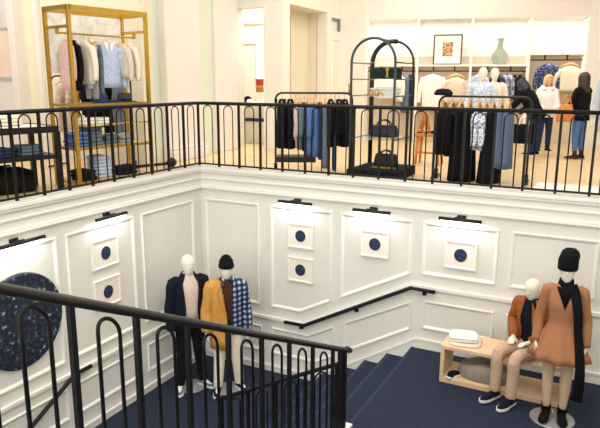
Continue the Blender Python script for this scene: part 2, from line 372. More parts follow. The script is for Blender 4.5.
# ------------------------------------------------------------------ railings
def arch_pts(x0, x1, ztop, zb0, zb1):
    r = (x1-x0)/2; c = (x0+x1)/2; pts = [(x0, zb0)]
    pts += [(c-r*math.cos(PI*k/10), ztop-r+r*math.sin(PI*k/10)) for k in range(11)]
    return pts+[(x1, zb1)]
def balustrade():
    t = thing('balustrade', 'black iron balustrade with arched balusters along the upper balcony edge', 'railing', (0, 0, 0))
    X = -.1; Y = .12
    bm = B(); tube(bm, [(X, -10.8, 1.05)]+[(X+.12-.12*math.cos(a), Y-.12+.12*math.sin(a), 1.05) for a in [PI/2*k/6 for k in range(7)]]+[(8.55, Y, 1.05)], .027, 10)
    build('top_rail', bm, IRON, t)
    bm = B(); box(bm, X-.015, X+.015, -10.8, Y, .025, .05); box(bm, X, 8.55, Y-.015, Y+.015, .025, .05); build('bottom_rail', bm, IRON, t, smooth=False)
    m = .405
    def post(x, y):
        bm = B(); box(bm, x-.016, x+.016, y-.016, y+.016, 0, 1.03); build('post', bm, IRON, t, smooth=False)
    def arch(f):
        bm = B(); tube(bm, [f(a, z) for a, z in arch_pts(.28*m, .70*m, 1.015, .03, .03)], .0092, 6); build('arched_baluster', bm, IRON, t)
    post(X, Y)
    for i in range(1, 14): post(X, Y-m*i)
    for i in range(13): arch(lambda a, z, i=i: V(X, Y-m*(i+1)+a, z))
    for i in range(1, 21): post(X+m*i, Y)
    for i in range(20): arch(lambda a, z, i=i: V(X+m*i+a, Y, z))
balustrade()
def guard():
    t = thing('stair_guard', 'nearest black iron stair guard with thick bronzed handrail, sloping across the lower left', 'railing', (3.8, -2.58, ZL))
    X = 0; g = lambda y: -1.474-.479*(y+2.575)     # underside line of the handrail, world
    L = lambda y, z: V(0, y+2.58, z-ZL)
    bm = B(); stube(bm, [L(-7.3, g(-7.3)), L(-5, g(-5)), L(-2.62, g(-2.62)), L(-2.52, g(-2.56))], .0295, 12); build('handrail', bm, IRONR, t)
    bot = lambda y: max(ZL, ZL-.16-.479*(y+2.6))
    def post(y, w=.0165, b=None):
        bm = B(); a = L(y, 0); zb = (bot(y) if b is None else b)-ZL
        box(bm, -w, w, a.y-w, a.y+w, zb, g(y)-ZL-.01); build('newel_post' if w > .025 else 'post', bm, IRON, t, smooth=False)
    ys = [-2.9-.4825*i for i in range(10)]
    post(-2.6, .027, ZL)
    for y in ys: post(y)
    post(-2.72, .0165)
    for a in ys[:-1]:
        lo = a-.305; hi = a-.14
        r = .0825; c = (lo+hi)/2; zc = lambda y: g(y)-.05
        pts = [L(lo, bot(lo))]+[L(c-r*math.cos(PI*k/10), zc(c-r*math.cos(PI*k/10))-r-.015+(r+.0)*math.sin(PI*k/10)) for k in range(11)]+[L(hi, bot(hi))]
        bm = B(); tube(bm, pts, .0118, 8); build('arched_baluster', bm, IRON, t)
    bm = B(); tube(bm, [L(-7.2, bot(-7.2)+.04), L(-2.95, bot(-2.95)+.04), L(-2.6, ZL+.04)], .012, 6); build('bottom_rail', bm, IRON, t)
guard()
def inner_guard():
    t = thing('stair_guard', 'far black guard rail descending to the left on the inner side of the lower flight', 'railing', (3.72, -2.47, ZL))
    h = lambda x: -1.68-.525*(3.72-x)
    L = lambda x, z: V(x-3.72, 0, z-ZL)
    bm = B(); stube(bm, [L(3.76, h(3.74)), L(2.9, h(2.9)), L(2.1, h(2.1)), L(1.98, h(2.02))], .026, 10); build('handrail', bm, IRON, t)
    bot = lambda x: h(x)-.86
    for x in (3.66, 3.26, 2.86, 2.46, 2.06):
        bm = B(); box(bm, x-3.72-.017, x-3.72+.017, -.017, .017, bot(x)-ZL-.06, h(x)-ZL); build('post', bm, IRON, t, smooth=False)
    for x in (3.26, 2.86, 2.46, 2.06):
        bm = B(); tube(bm, [L(x+.12, bot(x+.12))]+[L(x+.2-.08*math.cos(PI*k/10), h(x+.2-.08*math.cos(PI*k/10))-.13+.08*math.sin(PI*k/10)) for k in range(11)]+[L(x+.28, bot(x+.28))], .011, 8)
        build('arched_baluster', bm, IRON, t)
inner_guard()
def wallrail(label, pts, base, brk):
    t = thing('wall_handrail', label, 'handrail', base)
    b = Vector(base); bm = B(); tube(bm, [Vector(p)-b for p in pts], .028, 10); build('rail', bm, IRON, t)
    for p, q in brk:
        p = Vector(p)-b; q = Vector(q)-b; bm = B(); tube(bm, [p, p+V(0, 0, -.07), q+V(0, 0, -.07)], .012, 8); ell(bm, q+V(0, 0, -.07), .035, .035, .035)
        build('bracket', bm, IRON, t)
wallrail('black wall handrail bent at both ends, climbing the back wall beside the stairs',
         [(1.66, -.08, -2.45), (2.02, -.08, -2.44), (3.76, -.08, -1.52), (4.12, -.08, -1.53)], (2.9, -.08, -2.0), [((1.95, -.08, -2.44), (1.95, -.004, -2.44)), ((2.9, -.08, -1.975), (2.9, -.004, -1.975)), ((3.95, -.08, -1.525), (3.95, -.004, -1.525))])
wallrail('black wall handrail descending the left wall under the big dark disc',
         [(.08, -2.74, -2.44), (.08, -3.03, -2.44), (.08, -6.0, -3.98)], (.08, -3.9, -2.9), [((.08, -2.95, -2.44), (.004, -2.95, -2.44)), ((.08, -4.3, -3.1), (.004, -4.3, -3.1))])

# ------------------------------------------------------------------ wall art and picture lights
def on_back(x, z): return Matrix.Translation(V(x, 0, z))
def on_left(y, z): return Matrix.Translation(V(0, y, z)) @ Matrix.Rotation(PI/2, 4, 'Z')
def mth(name, label, cat, M, group=None):
    t = thing(name, label, cat, M.translation, M.to_euler().z, group); return t
def picture(M, label, w=.45, h=.40):
    t = mth('framed_picture', label, 'picture', M)
    bm = B(); P = [(-w/2, -h/2), (w/2, -h/2), (w/2, h/2), (-w/2, h/2)]
    rings = [[V(p[0], -d, p[1]) for p in offset_poly(P, o)] for o, d in ((0, 0), (0, .04), (.022, .04), (.03, .03))]; loft(bm, rings, (1, 0))
    build('frame', bm, FRAMEW, t, smooth=False)
    bm = B(); box(bm, -w/2+.028, w/2-.028, -.03, -.02, -h/2+.028, h/2-.028); build('paper', bm, PAPER, t, smooth=False)
    bm = B(); prism(bm, [V(.09*math.cos(2*PI*k/28), -.0345, .095*math.sin(2*PI*k/28)) for k in range(28)], V(0, .004, 0)); build('ink_disc', bm, INKM, t, smooth=False)
picture(on_back(1.925, -.975), 'white framed navy circle, upper picture of the pair on the back wall')
picture(on_back(1.925, -1.535), 'white framed navy circle, lower picture of the pair on the back wall')
picture(on_back(3.17, -.95), 'white framed navy circle hung alone directly above the sloping wall handrail')
picture(on_back(4.44, -.95), 'white framed navy circle hung alone above the plywood bench')
picture(on_left(-2.285, -.94), 'white framed navy circle, upper picture of the pair on the left wall', .49, .41)
picture(on_left(-2.285, -1.51), 'white framed navy circle, lower picture of the pair on the left wall', .49, .41)
t = mth('wall_disc', 'large round dark blue textured disc hung on the left wall', 'wall art', on_left(-3.71, -1.45))
bm = B(); rings = [[V(r*math.cos(2*PI*k/64), -d, r*math.sin(2*PI*k/64)) for k in range(64)] for r, d in ((.6, 0), (.6, .035), (.585, .05), (.3, .055), (.02, .055))]
loft(bm, rings); build('disc', bm, DISCM, t, smooth=False)
def picture_light(M, label, w=.58, en=7):
    t = mth('picture_light', label, 'lamp', M)
    bm = B(); tube(bm, [(-w/2, -.11, 0), (w/2, -.11, 0)], .025, 12); build('lamp_bar', bm, BLACKM, t)
    bm = B(); box(bm, -.06, .06, -.02, 0, .0, .045); tube(bm, [(0, -.01, .025), (0, -.08, .035), (0, -.11, .01)], .012, 8); box(bm, -.07, .07, -.12, -.09, .018, .036); build('mount', bm, BLACKM, t)
    bm = B(); box(bm, -w/2+.02, w/2-.02, -.12, -.09, -.029, -.024); build('light_strip', bm, LEDM, t, smooth=False)
    ld = bpy.data.lights.new('picture_glow', 'AREA'); ld.shape = 'RECTANGLE'; ld.size = w; ld.size_y = .03; ld.energy = en*.5; ld.color = (.95, .97, 1)
    lo = bpy.data.objects.new('picture_glow', ld); C.objects.link(lo); lo.parent = t; lo.location = (0, -.11, -.036); lo.rotation_euler = (-.1, 0, 0)
picture_light(on_back(1.865, -.43), 'black picture light on the back wall, over the stacked pair of circles')
picture_light(on_back(3.13, -.44), 'black picture light on the back wall, over the single circle above the handrail')
picture_light(on_back(4.42, -.43), 'black picture light on the back wall, over the circle above the bench')
picture_light(on_left(-2.21, -.425), 'black picture light on the left wall, over the stacked pair of circles')
picture_light(on_left(-3.71, -.455), 'black picture light on the left wall, over the big dark disc', .72)

# ------------------------------------------------------------------ figures (metres, front = -y, +x = figure's left)
def hand(bm, w, d, n, ts, curl=.45, s=1.0):
    w = Vector(w); d = Vector(d).normalized(); n = Vector(n); n = (n-d*n.dot(d)).normalized(); ax = d.cross(n)
    rings = []
    for t, a, b in ((-.01, .022, .02), (.03, .034, .016), (.07, .041, .015), (.092, .038, .012)):
        rings.append([w+d*(t*s)+ax*(a*s*math.cos(2*PI*k/12))+n*(b*s*math.sin(2*PI*k/12)) for k in range(12)])
    loft(bm, rings)
    for off, l in ((-.031, .066), (-.0105, .078), (.0105, .074), (.031, .056)):
        p = w+d*.082*s+ax*off*s*1.08; pts = [p]; a = curl*.5
        for q in (.45, .3, .25):
            p = p+(d*math.cos(a)+n*math.sin(a))*l*s*q; pts.append(p); a += curl
        tube(bm, pts, [.0098*s, .0095*s, .009*s, .0075*s], 8)
    p = w+d*.02*s+ax*ts*.028*s; q = p+(d*.7+ax*ts*.6+n*.35)*.04*s; r = q+(d*.9+ax*ts*.15+n*.45)*.032*s
    tube(bm, [p, q, r], [.013*s, .0115*s, .009*s], 8)
TORSO = [(.84, .125, .10), (.95, .17, .115), (1.05, .16, .11), (1.15, .142, .10), (1.28, .16, .112), (1.40, .18, .118), (1.47, .168, .098), (1.53, .10, .075), (1.57, .056, .06), (1.66, .048, .056)]
FTORSO = [(.84, .13, .10), (.94, .172, .118), (1.03, .15, .108), (1.14, .122, .092), (1.27, .14, .125), (1.36, .152, .125), (1.45, .148, .092), (1.52, .085, .07), (1.57, .048, .052), (1.66, .046, .05)]
def ering(c, a, b, M=None, n=24):
    r = [V(c[0]+a*math.cos(2*PI*k/n), c[1]+b*math.sin(2*PI*k/n), c[2]) for k in range(n)]
    return [M @ p for p in r] if M is not None else r
class Fig:
    """joint set for a figure; every measure is for a 1.86 m body scaled by r"""
    def __init__(s, h=1.86, female=False, hipz=None, lean=0, turn=0, nod=0, tor=None):
        s.r = h/1.86; r = s.r; s.T = FTORSO if female else TORSO; s.f = female
        s.hip = V(0, 0, (hipz if hipz is not None else .95*r))
        # torso frame: rotates about the hip
        s.M = Matrix.Translation(s.hip) @ Matrix.Rotation(lean, 4, 'X') @ Matrix.Translation(V(0, 0, -.95*r)) @ Matrix.Scale(r, 4)
        s.H = s.M @ Matrix.Translation(V(0, .0, 1.588)) @ Matrix.Rotation(turn, 4, 'Z') @ Matrix.Rotation(nod, 4, 'X')
        sw = .165 if female else .19
        sw = sw*.96
        s.sh = {1: s.M @ V(sw, .005, 1.455), -1: s.M @ V(-sw, .005, 1.455)}
        s.arm = {}; s.leg = {}; s.hd = {}
        for k in (1, -1):
            s.arm[k] = [s.sh[k], V(k*.25, .03, 1.17)*r, V(k*.265, -.03, .92)*r]; s.hd[k] = (V(0, -.15, -1), V(-k, 0, 0))
            s.leg[k] = [V(k*.09*r, 0, s.hip.z-.02), V(k*.1, -.01, .5)*r, V(k*.11, .02, .085)*r]
        s.ft = {1: .15, -1: -.15}
    def body(s, parent, m, face=False, name='body', hands=True, feet=True):
        r = s.r; bm = B(); M = s.M
        loft(bm, [ering((0, .005, z), a, b, M) for z, a, b in s.T])
        hw = 1.0 if not s.f else .94
        head = [(-.012, .022, .022, -.052), (.012, .046, .052, -.03), (.05, .062, .082, -.012), (.10, .073, .098, 0), (.15, .078, .103, .002), (.195, .066, .088, .004), (.225, .04, .055, .005), (.238, .012, .016, .005)]
        loft(bm, [ering((0, y-.012, z), a*hw*1.12, b*hw*1.04, s.H) for z, a, b, y in head])
        if face:
            tube(bm, [s.H @ V(0, -.105, .125), s.H @ V(0, -.122, .085), s.H @ V(0, -.104, .072)], [.008, .014, .009], 8)
            for k in (1, -1): ell(bm, s.H @ V(k*.08, 0, .10), .012, .02, .032)
            tube(bm, [s.H @ V(-.022, -.09, .045), s.H @ V(0, -.1, .043), s.H @ V(.022, -.09, .045)], .006, 6)
        else:
            tube(bm, [s.H @ V(0, -.104, .13), s.H @ V(0, -.112, .09), s.H @ V(0, -.10, .07)], [.008, .014, .01], 8)
        for k in (1, -1):
            a, b, c = s.arm[k]
            q = s.M @ V(k*.11, .005, 1.44)
            stube(bm, [q, a, (a+b)/2, b, (b*.6+c*.4), c], [x*r*(.85 if s.f else 1) for x in (.06, .06, .05, .042, .041, .027)], 12, 3)
            if hands: hand(bm, c, s.hd[k][0], s.hd[k][1], -k, s=r)
            a, b, c = s.leg[k]; t = (b-a)
            stube(bm, [a, a+t*.5, b, b+(c-b)*.35, c], [x*r*(.93 if s.f else 1) for x in (.09, .078, .055, .055, .035)], 14, 3)
            if feet:
                d = V(math.sin(s.ft[k]), -math.cos(s.ft[k]), 0); tube(bm, [c+V(0, 0, -.03)-d*.03, c+d*.06+V(0, 0, -.04), c+d*.16+V(0, 0, -.06)], [.035*r, .034*r, .02*r], 10)
        return build(name, bm, m, parent, remesh=.0085, sm=2)
    def shoes(s, parent, m, solem=SOLE, boot=0, sole=True, heel=0):
        for k in (1, -1):
            c = s.leg[k][2]; d = V(math.sin(s.ft[k]), -math.cos(s.ft[k]), 0); w = V(d.y, -d.x, 0)
            f = V(c.x, c.y, c.z-.085*s.r); bm = B(); rings = []
            for t, hw, h in ((-.075, .018, .06), (-.06, .036, .085), (-.01, .041, .10), (.05, .043, .085), (.11, .05, .06), (.165, .045, .048), (.20, .026, .036), (.21, .008, .03)):
                rings.append([f+d*t+w*(hw*math.cos(a))+V(0, 0, .02+max(-.01, 0)+ (h-.02)*max(0, math.sin(a)) if math.sin(a) > 0 else .012) for a in [2*PI*j/14 for j in range(14)]])
            loft(bm, rings)
            if boot: tube(bm, [f+V(0, 0, .05), f+V(0, 0, .12), f+(s.leg[k][1]-c).normalized()*boot+V(0, 0, .085)*0], [.045, .043, .048], 12)
            o = build('boot' if boot else 'shoe', bm, m, parent)
            if sole:
                bm = B(); pr = [(-.08, .012), (-.07, .034), (-.02, .04), (.04, .042), (.11, .052), (.17, .047), (.207, .027), (.216, .008)]
                poly = [f+d*t+w*h for t, h in pr]+[f+d*t-w*h for t, h in pr[::-1]]; prism(bm, poly, V(0, 0, .028)); build('sole', bm, solem, o, smooth=False)
    def pants(s, parent, m, ankle=.062, thigh=.098, knee=.075, end=1.0):
        bm = B(); r = s.r
        loft(bm, [ering((0, .005, z), a*1.06+.004, b*1.07+.004, s.M) for z, a, b in s.T[:3]]+[ering((0, .005, 1.08), s.T[2][1]*1.05, s.T[2][2]*1.05, s.M)])
        for k in (1, -1):
            a, b, c = s.leg[k]; e = b+(c-b)*end
            stube(bm, [a, a+(b-a)*.5, b, (b+e)/2, e+V(0, 0, -.01)], [x*r for x in (thigh, (thigh+knee)/2+.004, knee, (knee+ankle)/2+.002, ankle)], 14, 3)
        return build('trousers', bm, m, parent, remesh=.011, sm=2)
    def sleeve(s, bm, k, r0=.07, r1=.05, end=1.0):
        a, b, c = s.arm[k]; e = b+(c-b)*end; q = s.M @ V(k*.10, .005, 1.46); r = s.r
        stube(bm, [q, a+V(k*.012, 0, .01), (a+b)/2, b, (b+e)/2, e], [x*r for x in (r0*.95, r0, r0*.95, (r0+r1)/2, (r0+r1)/2-.002, r1)], 12, 3, cap=(1, 1))
    def top(s, parent, m, name, rings, gap=None, sleeves=(1, -1), r0=.07, r1=.05, end=1.0, lo=None, hi=None, thick=.014, gc=0):
        """rings: (z, a, b[, gap]) in body measures; an open front is left around -y"""
        bm = B(); n = 30; out = []
        for q in rings:
            z, a, b = q[:3]; g = q[3] if len(q) > 3 else 0
            t0 = lo if lo is not None else g; t1 = hi if hi is not None else 2*PI-g
            if callable(t0): t0 = t0(z)
            if callable(t1): t1 = t1(z)
            out.append([s.M @ V(a*math.sin(t0+(t1-t0)*i/(n-1)), .005-b*math.cos(t0+(t1-t0)*i/(n-1)), z) for i in range(n)])
        full = lo is None and all((len(q) < 4 or q[3] == 0) for q in rings)
        if full: out = [r_[:-1] for r_ in out]
        loft(bm, out, (0, 0), closed=full)
        for k in sleeves: s.sleeve(bm, k, r0, r1, end)
        return build(name, bm, m, parent, solid=thick)
    def beanie(s, parent, m, slouch=0, z0=.13):
        bm = B(); pr = [(z0-.005, .083), (z0+.0, .106), (z0+.04, .107), (z0+.047, .099), (z0+.09, .095), (z0+.125, .066+slouch*.34), (z0+.137+slouch*.5, .055+slouch*.5), (z0+.147+slouch*.85, .036+slouch*.5), (z0+.153+slouch*.97, .02+slouch*.28), (z0+.155+slouch, .008)]
        if slouch > .05: pr = [(z0-.005, .083), (z0, .104), (z0+.03, .106), (z0+.10, .106), (z0+.15, .101), (z0+.185, .088), (z0+.21, .06), (z0+.222, .01)]
        loft(bm, [ering((.012*(i > 3) if slouch > .05 else 0, -.006+.12*slouch*(i > 4), z), a*.94, a*1.12, s.H) for i, (z, a) in enumerate(pr)]); return build('beanie', bm, m, parent)
def base_plate(parent, c, r=.2):
    bm = B(); lathe(bm, [(r, 0), (r, .008), (r-.006, .012), (.001, .013)], 40, c); build('base_plate', bm, DISCB, parent)
    bm = B(); tube(bm, [(c[0], c[1], .01), (c[0], c[1]+.0, .1)], .01, 8); build('support_rod', bm, DISCB, parent)

# --- mannequin with navy blazer
t = thing('mannequin', 'bald white mannequin wearing an open navy blazer over a pale sweater, black trousers', 'mannequin', (.53, -1.11, ZC), math.radians(54), 'mannequins on the corner landing', FIG)
F_ = Fig(1.95)
for k in (1, -1): F_.leg[k][1] = V(k*.12, -.015, .5); F_.leg[k][2] = V(k*.165, (.0 if k > 0 else -.02), .1); F_.arm[k][1] = V(k*.255, .04, 1.17); F_.arm[k][2] = V(k*.255, -.03, .9)
F_.ft = {1: .5, -1: -.35}
F_.body(t, MANQ); F_.pants(t, BLACKC, ankle=.058)
F_.top(t, BEIGE, 'sweater', [(.98, .172, .122), (1.1, .16, .116), (1.28, .172, .126), (1.4, .186, .126), (1.48, .165, .1), (1.54, .1, .078), (1.585, .068, .07)], sleeves=())
F_.top(t, NAVY, 'blazer', [(.84, .215, .155, .62), (1.0, .2, .15, .44), (1.14, .187, .142, .42), (1.28, .2, .148, .46), (1.41, .208, .142, .5), (1.47, .182, .12, .58), (1.535, .112, .094, .66), (1.59, .08, .085, .75)], r0=.076, r1=.054)
bm = B(); lathe(bm, [(.06, 1.575), (.068, 1.59), (.066, 1.605), (.055, 1.61)], 24, sy=1.08); build('collar_band', bm, TEALG, t)
F_.shoes(t, GREYD); base_plate(t, (0, .03, 0), .2)

# --- mannequin with beanie, camel coat over one shoulder, plaid shirt
t = thing('mannequin', 'white mannequin in black beanie with camel coat draped half over a blue plaid shirt', 'mannequin', (1.10, -.90, ZC), math.radians(41), 'mannequins on the corner landing', FIG)
F_ = Fig(1.91)
for k in (1, -1): F_.leg[k][1] = V(k*.12, -.015, .5); F_.leg[k][2] = V(k*.15, (.02 if k > 0 else -.04), .1); F_.arm[k][1] = V(k*.262, .03, 1.16); F_.arm[k][2] = V(k*.275, -.04, .9)
F_.ft = {1: .45, -1: -.25}
F_.body(t, MANQ); F_.pants(t, CREAM, ankle=.06)
F_.top(t, BROWN, 'tee', [(.96, .175, .124), (1.1, .165, .118), (1.28, .178, .13), (1.4, .19, .128), (1.48, .168, .102), (1.54, .1, .078), (1.57, .07, .072)], sleeves=())
R_ = [(.84, .205, .15), (1.0, .196, .146), (1.14, .186, .14), (1.28, .198, .146), (1.41, .208, .14), (1.48, .188, .116), (1.54, .122, .092), (1.59, .08, .084)]
g = lambda z: .22+max(0, z-1.25)*.6
F_.top(t, PLAID, 'plaid_shirt', R_, lo=g, hi=PI+.6, sleeves=(1,), r0=.074, r1=.052)
F_.top(t, PLAID, 'plaid_shirt', R_[2:], lo=lambda z: 2*PI-.75, hi=lambda z: 2*PI-.22-max(0, z-1.25)*.6, sleeves=())
CR = [(.64, .222, .165), (.78, .218, .165), (.95, .212, .162), (1.14, .206, .156), (1.28, .222, .164), (1.41, .226, .156), (1.49, .2, .128), (1.55, .12, .1)]
F_.top(t, CAMEL, 'camel_coat', CR, lo=PI-.1, hi=lambda z: 2*PI-.08-max(0, z-1.1)*1.1, sleeves=(-1,), r0=.088, r1=.066, thick=.02)
bm = B(); prism(bm, [F_.M @ V(-.09, -.09, 1.56), F_.M @ V(-.15, -.135, 1.40), F_.M @ V(-.03, -.176, 1.12)], V(0, -.016, 0)); build('lapel', bm, cloth('camel_lapel', (188, 134, 66)), t, bevel=.004)
bm = B()
bm.free()
for z in (1.0, .88): bm = B(); ell(bm, F_.M @ V(-.035, -.178, z), .014, .008, .014); build('button', bm, BLACKM, t)
bm = B()
for k in (1, -1): prism(bm, [F_.M @ V(k*.03, -.085, 1.585), F_.M @ V(k*.085, -.075, 1.59), F_.M @ V(k*.07, -.125, 1.49)], V(0, -.012, 0))
build('shirt_collar', bm, PLAID, t)
F_.beanie(t, BLACKC, .01); F_.shoes(t, NAVY); base_plate(t, (.02, .02, 0), .2)

# --- standing mannequin in the camel dress
t = thing('mannequin', 'standing mannequin in flared camel dress with slouchy black beanie and long black scarf', 'mannequin', (5.885, -1.2, ZL), math.radians(3), None, FIG)
F_ = Fig(1.735, True)
r = F_.r
for k in (1, -1): F_.leg[k][1] = V(k*.085, -.01, .48); F_.leg[k][2] = V(k*.075, .02, .095); F_.arm[k][1] = V(k*.215, .04, 1.07); F_.arm[k][2] = V(k*.225, -.03, .83); F_.ft[k] = k*.12
F_.body(t, MANQ, hands=True)
bm = B()
for k in (1, -1):
    a, b, c = F_.leg[k]; stube(bm, [a, a+(b-a)*.5, b, b+(c-b)*.35, c], [x*r*.95 for x in (.092, .08, .058, .058, .038)], 14, 3)
build('legs', bm, TANSKIN, t)
bm = B(); n = 72; rings = []
for z, a, b, w in ((.73, .298, .25, .085), (.8, .27, .225, .075), (.9, .225, .18, .055), (1.02, .172, .136, .02), (1.1, .134, .108, .0), (1.17, .129, .103, 0), (1.28, .148, .136, 0), (1.37, .163, .138, 0), (1.45, .155, .104, 0), (1.51, .1, .08, 0), (1.535, .075, .07, 0)):
    rings.append([F_.M @ V((a*math.sin(2*PI*k/n))*(1+w*math.cos(9*2*PI*k/n+.4)), .005-(b*math.cos(2*PI*k/n))*(1+w*math.cos(9*2*PI*k/n+.4)), z) for k in range(n)])
loft(bm, rings, (0, 0))
for k in (1, -1): F_.sleeve(bm, k, .055, .042, .98)
build('dress', bm, DRESS, t, solid=.012)
bm = B(); prism(bm, [F_.M @ V(-.085, -.09, 1.53), F_.M @ V(.085, -.09, 1.53), F_.M @ V(.012, -.146, 1.305)], V(0, -.012, 0))
lathe(bm, [(.055, 1.50*r), (.07, 1.515*r), (.072, 1.55*r), (.064, 1.595*r), (.05, 1.60*r)], 24, sy=1.1)
stube(bm, [F_.M @ V(.06, -.085, 1.56), F_.M @ V(.10, -.125, 1.46), F_.M @ V(.135, -.165, 1.3), F_.M @ V(.155, -.16, 1.1), F_.M @ V(.185, -.2, .9), F_.M @ V(.21, -.235, .66), F_.M @ V(.207, -.2, .36)], [.045, .045, .042, .04, .042, .046, .05], 10, 4, flat=.3, up=(1, -.3, 0))
build('scarf', bm, BLACKC, t)
F_.beanie(t, BLACKC, .075, .115); F_.shoes(t, BLACKC, boot=.13, sole=False); base_plate(t, (-.01, .0, 0), .215)

# --- seated mannequin
t = thing('mannequin', 'bald seated mannequin in rust jacket, dark top and khaki trousers, sitting on the bench', 'mannequin', (5.535, -.60, ZL), math.radians(-27), None, FIG)
F_ = Fig(1.66, False, hipz=.535, lean=.10, nod=.12)
for k in (1, -1):
    F_.leg[k] = [V(k*.085, 0, .525), V(k*.105, -.45, .53), V(k*.10, -.48, .095)]
    F_.arm[k][1] = V(k*.25, -.02, .78); F_.arm[k][2] = V(k*.10, -.22, .655); F_.hd[k] = (V(-k*.35, -.8, -.12), V(0, -.1, -1)); F_.ft[k] = k*.06
F_.body(t, MANQ); F_.pants(t, KHAKI, ankle=.062, thigh=.088, knee=.072, end=.97)
F_.top(t, NAVY, 'dark_top', [(.93, .176, .13), (1.1, .162, .12), (1.28, .175, .13), (1.4, .188, .128), (1.48, .168, .1), (1.54, .1, .078), (1.59, .066, .068)], sleeves=())
F_.top(t, RUST, 'jacket', [(.92, .205, .155, .6), (1.05, .195, .15, .46), (1.16, .188, .142, .42), (1.28, .2, .148, .46), (1.41, .212, .142, .5), (1.48, .19, .118, .58), (1.54, .122, .094, .7), (1.575, .085, .085, .8)], r0=.074, r1=.052, end=.95)
bm = B()
for k in (1, -1): prism(bm, [F_.M @ V(k*.05, -.095, 1.56), F_.M @ V(k*.125, -.125, 1.45), F_.M @ V(k*.09, -.156, 1.28)], V(0, -.012, 0))
build('lapel', bm, RUST, t, bevel=.004)
bm = B(); lathe(bm, [(.052, 0), (.066, .008), (.052, .016)], 20, F_.M @ V(.05, -.165, 1.02), sy=.3); build('belt_buckle', bm, GOLD, t)
F_.shoes(t, NAVY)

# ------------------------------------------------------------------ bench and what lies on it
t = thing('display_bench', 'pale plywood box bench with open shelf below the panelled wall', 'bench', (4.45, -.64, ZL))
bw, bd, bh, th = 1.5, .27, .515, .05
bm = B(); box(bm, 0, bw, -bd, bd, bh-th, bh); build('top_panel', bm, PLY, t, smooth=False, bevel=.006)
bm = B(); box(bm, 0, bw, -bd, bd, .0, .07); build('bottom_panel', bm, PLY, t, smooth=False, bevel=.006)
for x in (0, bw-th): bm = B(); box(bm, x, x+th, -bd, bd, .07, bh-th); build('side_panel', bm, PLY, t, smooth=False, bevel=.006)
def folded(name, label, cat, loc, rz, w, d, h, m, layers=2, group=None, seed=0, e=.45):
    """a soft folded pile: superelliptic layers with a sagging edge"""
    t = thing(name, label, cat, loc, rz, group); rn = random.Random(seed)
    for j in range(layers):
        bm = B(); z0 = h*j/layers; hh = h/layers; rings = []; dx = rn.uniform(-.012, .012); k0 = rn.uniform(0, 6)
        for q, s in ((0, .93), (.15, 1), (.6, 1.0), (.88, .95), (1, .8), (1.02, .35)):
            ring = []
            for k in range(32):
                a = 2*PI*k/32; c, sn = math.cos(a), math.sin(a)
                wob = 1+.03*math.sin(3*a+k0)
                ring.append(V(dx+math.copysign(abs(c)**e, c)*w/2*s*wob, math.copysign(abs(sn)**e, sn)*d/2*s*wob, z0+hh*q*(1+.12*math.sin(2*a+k0))*.97))
            rings.append(ring)
        loft(bm, rings); build('fold', bm, m, t)
    return t
folded('folded_shirt', 'top white folded shirt of the pile on the bench', 'shirt', (4.69, -.66, ZL+bh+.045), .25, .37, .31, .065, WHITEC, 2, seed=3)
folded('folded_shirt', 'cream folded shirt lying flat under the white one on the bench', 'shirt', (4.71, -.67, ZL+bh), .22, .42, .36, .04, CREAM, 1, seed=4)
folded('folded_sweater', 'grey sweater heaped on the lower shelf of the bench', 'sweater', (4.98, -.66, ZL+.07), .05, .66, .4, .2, cloth('taupe_knit', (158, 148, 140)), 1, seed=5, e=.9)
t = thing('shoe_pair_item', 'small black and white sneaker at the left end of the bench shelf', 'shoe', (4.62, -.82, ZL+.07), math.radians(60)); t.name = 'sneaker'
bm = B(); loft(bm, [[V(x+0*a, hw*math.cos(a), .02+h*max(0, math.sin(a))) for a in [2*PI*j/12 for j in range(12)]] for x, hw, h in ((-.11, .02, .06), (-.08, .04, .08), (0, .042, .07), (.08, .045, .04), (.12, .02, .03))]); build('upper', bm, BLACKC, t)
bm = B(); prism(bm, [V(x, y, 0) for x, y in ((-.12, -.03), (0, -.045), (.1, -.05), (.135, 0), (.1, .05), (0, .045), (-.12, .03))], V(0, 0, .03)); build('sole', bm, SOLE, t)

